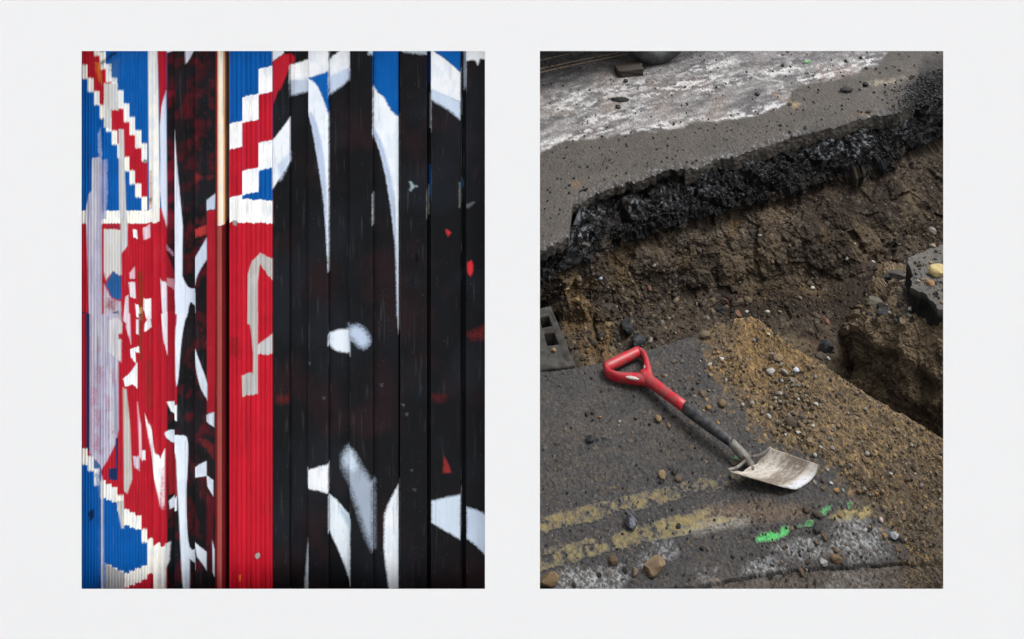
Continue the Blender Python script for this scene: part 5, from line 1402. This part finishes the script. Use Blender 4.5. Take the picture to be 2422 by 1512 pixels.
def build_shovel():
    g = lambda u, v, z: Vector(pt(*A5(u, v), z))
    sh = empty('shovel', tuple(pt(*A5(1100, 700), 0)))
    tag(sh, 'shovel with red handle and dusty steel blade lying across the slab', 'shovel')
    M_red = mat('red_plastic', lin((212, 30, 52)) / EG * 1.05, rough=0.42, spec=0.4, var=0.10, var_scale=30, second=tuple(lin((150, 96, 88)) / EG), second_scale=38, second_amount=0.62, bump=0.25, bump_scale=150)
    M_tape = mat('black_sleeve', lin((46, 46, 50)) / EG, rough=0.55, spec=0.4, var=0.3, var_scale=60, second=tuple(lin((104, 102, 100)) / EG), second_scale=60, second_amount=0.5, bump=0.3, bump_scale=90)
    M_sock = mat('muddy_steel', lin((136, 132, 124)) / EG, rough=0.65, metallic=0.15, var=0.25, var_scale=70, second=tuple(lin((92, 84, 74)) / EG), second_scale=40, second_amount=0.7, bump=0.3, bump_scale=120)
    M_pale = mat('pale_plastic', lin((226, 206, 200)) / EG, rough=0.5, var=0.1)
    # D handle
    bl, br = g(236, 287, .030), g(506, 156, .030)
    d = (br - bl).normalized()
    tube('grip', [bl - d * .012, bl, bl + d * .02, (bl + br) / 2, br - d * .02, br, br + d * .012], [.017, .021, .0205, .0215, .0205, .021, .017], M_red, sh, 18)
    neck = g(560, 372, .036)
    sdir = (g(930, 640, .045) - neck).normalized()
    la = bez([bl + Vector((-.004, 0, -.002)), g(214, 350, .026), g(300, 404, .026), g(450, 380, .032), neck + sdir * .03], 16)
    ra = bez([br + Vector((.004, 0, 0)), g(575, 170, .028), g(598, 250, .028), g(592, 330, .034), neck + sdir * .03], 16)
    k_ = len(la)
    rad = [(.012, .023)] * 4 + [(.0125, .023)] * 4 + [(.014 + .011 * i / (k_ - 9), .022) for i in range(k_ - 8)]
    tube('handle_arm', la, rad, M_red, sh, 14)
    tube('handle_arm', ra, rad, M_red, sh, 14)
    for (u, v, wd, hg, rz) in ((470, 386, .036, .009, -.15), (585, 312, .010, .026, .15)):  # pale flattened spots in the crotch of the handle
        p = g(u, v, .046)
        n_ = IV2 * np.array([wd, hg, .006]) @ np.array(Matrix.Rotation(rz, 3, 'Z')).T + np.array(p)
        link('pale_patch', mesh('pale_patch', n_, IF2, M_pale, smooth=True), sh)
    # shaft
    p0, p1 = neck - sdir * .01, g(940, 655, .058)
    path = [p0.lerp(p1, t) for t in (0, .08, .18, .3, .5, .75, 1)]
    tube('shaft', path, [.024, .027, .0245, .0225, .0212, .021, .022], M_red, sh, 20)
    q0, q1, q2_ = g(930, 646, .058), g(1150, 815, .062), g(1350, 965, .056)
    pth = bez([q0, q1 + Vector((0, 0, .004)), q2_], 10)
    tube('sleeve', pth, [.0225, .024, .024, .0236, .0232, .0224, .0216, .0206, .0196, .0184, .017], M_tape, sh, 20)
    # socket and blade
    s0, s1 = g(1335, 955, .056), g(1478, 1112, .026)
    tube('socket', bez([s0, g(1400, 1030, .05), s1, g(1540, 1150, .016)], 10), [.0170, .018, .0184, .0186, .0188, .019, .019, (.021, .016), (.024, .012), (.026, .009), (.026, .005)], M_sock, sh, 18)
    A, B, Cc, Dd = g(1312, 1205, .062), g(1682, 1004, .054), g(2142, 1164, .034), g(1856, 1362, .026)
    nu, nv = 61, 75
    V = np.empty((nv, nu, 3)); Cl = np.empty((nv, nu, 3))
    for j in range(nv):
        v = j / (nv - 1)
        for i in range(nu):
            u = i / (nu - 1)
            e = abs(2 * u - 1)
            vv = v * (1 - .06 * e ** 5 * (v ** 6))                  # rounded tip corners
            vv = vv + (1 - v) ** 3 * (.10 * (1 - e) - 0.0) * 0
            uu = .5 + (u - .5) * (1 - .055 * max(0, (v - .86) / .14) ** 3)
            p = (A * (1 - uu) + B * uu) * (1 - vv) + (Dd * (1 - uu) + Cc * uu) * vv
            z = p.z - .042 * (1 - e ** 2.4) * (1 - .35 * v)
            lip = .010 * max(0, 1 - v / .045) * (.35 + .65 * abs(math.sin(u * 9.3)))
            V[j, i] = (p.x, p.y, max(z, .0035) + lip)
            Cl[j, i] = lin((206, 196, 182))
    U, VV = np.meshgrid(np.linspace(0, 1, nu), np.linspace(0, 1, nv))
    nz = fbm(U, VV, f=7, octs=4, seed=701)
    b1 = np.clip((VV - .30 + .10 * (U - .5) + .14 * nz) / .10, 0, 1) * np.clip((.80 + .03 * nz - VV - np.where(U > .52, .0, .02)) / .05, 0, 1)
    put(Cl, b1 * .9, (124, 108, 90))
    put(Cl, np.clip((VV - .80) / .05, 0, 1) * np.clip((.80 - U + .2 * nz) / .1, 0.25, 1), (222, 226, 234))
    put(Cl, np.clip(nz * 2 - .2, 0, .5) * np.clip(1 - VV / .35, 0, 1), (156, 142, 126))
    put(Cl, np.clip((VV - .965) / .02, 0, 1) * .6, (150, 140, 126))
    sp_ = fbm(U, VV, f=22, octs=3, seed=702, gain=.7)
    put(Cl, np.clip(sp_ * 2.2 - .35, 0, .75), (112, 96, 78))
    put(Cl, np.clip(fbm(U * .25, VV, f=60, octs=2, seed=703) * 2 - .5, 0, .4), (232, 230, 228))
    put(Cl, np.clip(1 - np.minimum(U, 1 - U) / .03, 0, 1) * .6, (128, 110, 90))
    Cl = Cl / EG
    M_blade = mat('dusty_blade', attr=True, rough=0.5, metallic=0.0, spec=0.5, var=0.12, var_scale=80, bump=0.1, bump_scale=200)
    bl_ = link('blade', mesh('blade', V.reshape(-1, 3), grid_faces(nv, nu), M_blade, Cl.reshape(-1, 3), True), sh)
    md = bl_.modifiers.new('solid', 'SOLIDIFY'); md.thickness = .004; md.offset = -1
    for (u, v) in ((1452, 1078), (1420, 1040)):
        q_ = g(u, v, .05)
        link('rivet', mesh('rivet', IV1 * np.array([.006, .006, .005]) + np.array(q_), IF1, M_sock, smooth=True), sh)
    # rolled treads along the rear edge
    c0 = Vector(V[0, nu // 2]); 
    for pa in ([g(1306, 1200, .064), g(1350, 1196, .058), g(1400, 1186, .046), g(1432, 1140, .042), g(1462, 1118, .036)], [g(1520, 1085, .036), g(1560, 1078, .040), g(1610, 1072, .043), g(1648, 1045, .050), g(1676, 1002, .056)]):
        tr = bez(pa, 12)
        tube('tread', tr, [.004] + [.0052] * 11 + [.004], M_sock, sh, 10)
    return sh
build_shovel()

# ------------------------------------------------------------------ parked vehicle beyond the road works: only the foot of a wheel shows
def build_vehicle():
    wc = pt(1572, 160, 0.0)
    ex = (pt(2000, 250) - pt(1450, 420)); ang = math.atan2(ex[1], ex[0]) * .9
    root = empty('parked_van', (wc[0], wc[1], 0)); root.rotation_euler = (0, 0, 0)
    tag(root, 'parked vehicle of which only the foot of a black wheel shows', 'vehicle')
    M_tyre = mat('tyre_rubber', lin((58, 60, 58)) / EG * .9, rough=0.75, spec=0.4, var=0.3, var_scale=18, second=tuple(lin((92, 96, 92)) / EG), second_scale=9, second_amount=0.6, bump=0.2, bump_scale=80)
    M_rim = mat('wheel_rim', (0.25, 0.26, 0.26), rough=0.4, metallic=0.7)
    M_body = mat('vehicle_paint', (0.03, 0.032, 0.035), rough=0.35, spec=0.5)
    M_glass = mat('dark_glass', (0.01, 0.012, 0.014), rough=0.08)
    R = np.array(Matrix.Rotation(ang, 3, 'Z'))
    def T(v): return (np.asarray(v, float) @ R.T) + np.array([wc[0], wc[1], 0])
    def lathe(name, prof, cx, cy, parent, m, n=56, smooth=True):
        V, F = [], []
        for i in range(n):
            a = i * 2 * math.pi / n
            for (r, y) in prof: V.append((cx + r * math.cos(a), cy + y, .315 + r * math.sin(a)))
        q = len(prof)
        for i in range(n):
            for j in range(q - 1):
                F.append((i * q + j, i * q + j + 1, ((i + 1) % n) * q + j + 1, ((i + 1) % n) * q + j))
        o = link(name, mesh(name, T(V), F, m, smooth=smooth), root if parent is None else None)
        return o
    for cx, cy in ((0, .02), (-2.7, .02), (0, 1.55), (-2.7, 1.55)):
        s = 1 if cy < .5 else -1
        f = lambda P: [(r, y * s) for r, y in P]
        wheel = lathe('wheel', f([(.19, .05), (.20, .012), (.215, .0), (.24, -.006), (.275, .0), (.300, .016), (.311, .035), (.315, .06), (.304, .064), (.315, .068), (.315, .105), (.304, .109), (.315, .113), (.315, .15), (.308, .18), (.275, .205), (.22, .205), (.19, .19)]), cx, cy, None, M_tyre)
        wheel['label'] = 'black tyre with grey dusty sidewall'
        rim = lathe('rim', f([(.192, .05), (.185, .03), (.17, .04), (.12, .05), (.06, .045), (.0, .045)]), cx, cy, 1, M_rim)
        rim.parent = wheel; rim.matrix_parent_inverse = Matrix.Identity(4); rim.matrix_parent_inverse = (Matrix.Translation(-Vector(root.location)) @ Matrix.Identity(4)).inverted() @ Matrix.Translation(-Vector(root.location))
    # body shell: side profile extruded across
    prof = [(.72, .42), (.74, .75), (.62, 1.0), (.20, 1.12), (-.35, 1.78), (-.7, 1.92), (-3.3, 1.92), (-3.45, 1.8), (-3.5, .45), (-3.4, .30)]
    arch = lambda cx: [(cx + .40 * math.cos(a), .315 + .40 * math.sin(a)) for a in np.linspace(math.pi, 0, 9)]
    bottom = [(-3.4, .44)] + arch(-2.7) + [(-2.2, .42), (-.5, .42)] + arch(0) + [(.6, .44)]
    P = prof[:-1][::-1][::-1]
    outline = prof[:-1] + bottom
    n = len(outline)
    V = [(x, .0, z) for x, z in outline] + [(x, 1.75, z) for x, z in outline]
    F = [tuple(range(n))[::-1], tuple(range(n, 2 * n))] + [(i, (i + 1) % n, n + (i + 1) % n, n + i) for i in range(n)]
    link('body', mesh('body', T(V), F, M_body), root)
    for (x0, x1) in ((-1.35, -.62), (-2.3, -1.45), (-3.2, -2.4)):
        v = [(x0, -.004, 1.2), (x1, -.004, 1.2), (x1 - .02, -.004, 1.7), (x0 + .02, -.004, 1.7)]
        link('window', mesh('window', T(v), [(0, 1, 2, 3)], M_glass), root)
build_vehicle()
# the brick in front of the wheel
br = prism('brick', [(1452, 152), (1510, 140), (1519, 150), (1521, 162), (1470, 168), (1462, 166)], .055, -.002, M_stone, (78, 70, 64), seed=801, rough=.004, sub=2)
tag(br, 'dark brown brick lying on the road beside the wheel', 'brick')
print('triangles about', sum(sum(len(p.vertices) - 2 for p in o.data.polygons) if len(o.data.polygons) < 2000 else len(o.data.polygons) * (len(o.data.polygons[0].vertices) - 2) for o in SC.objects if o.type == 'MESH'))
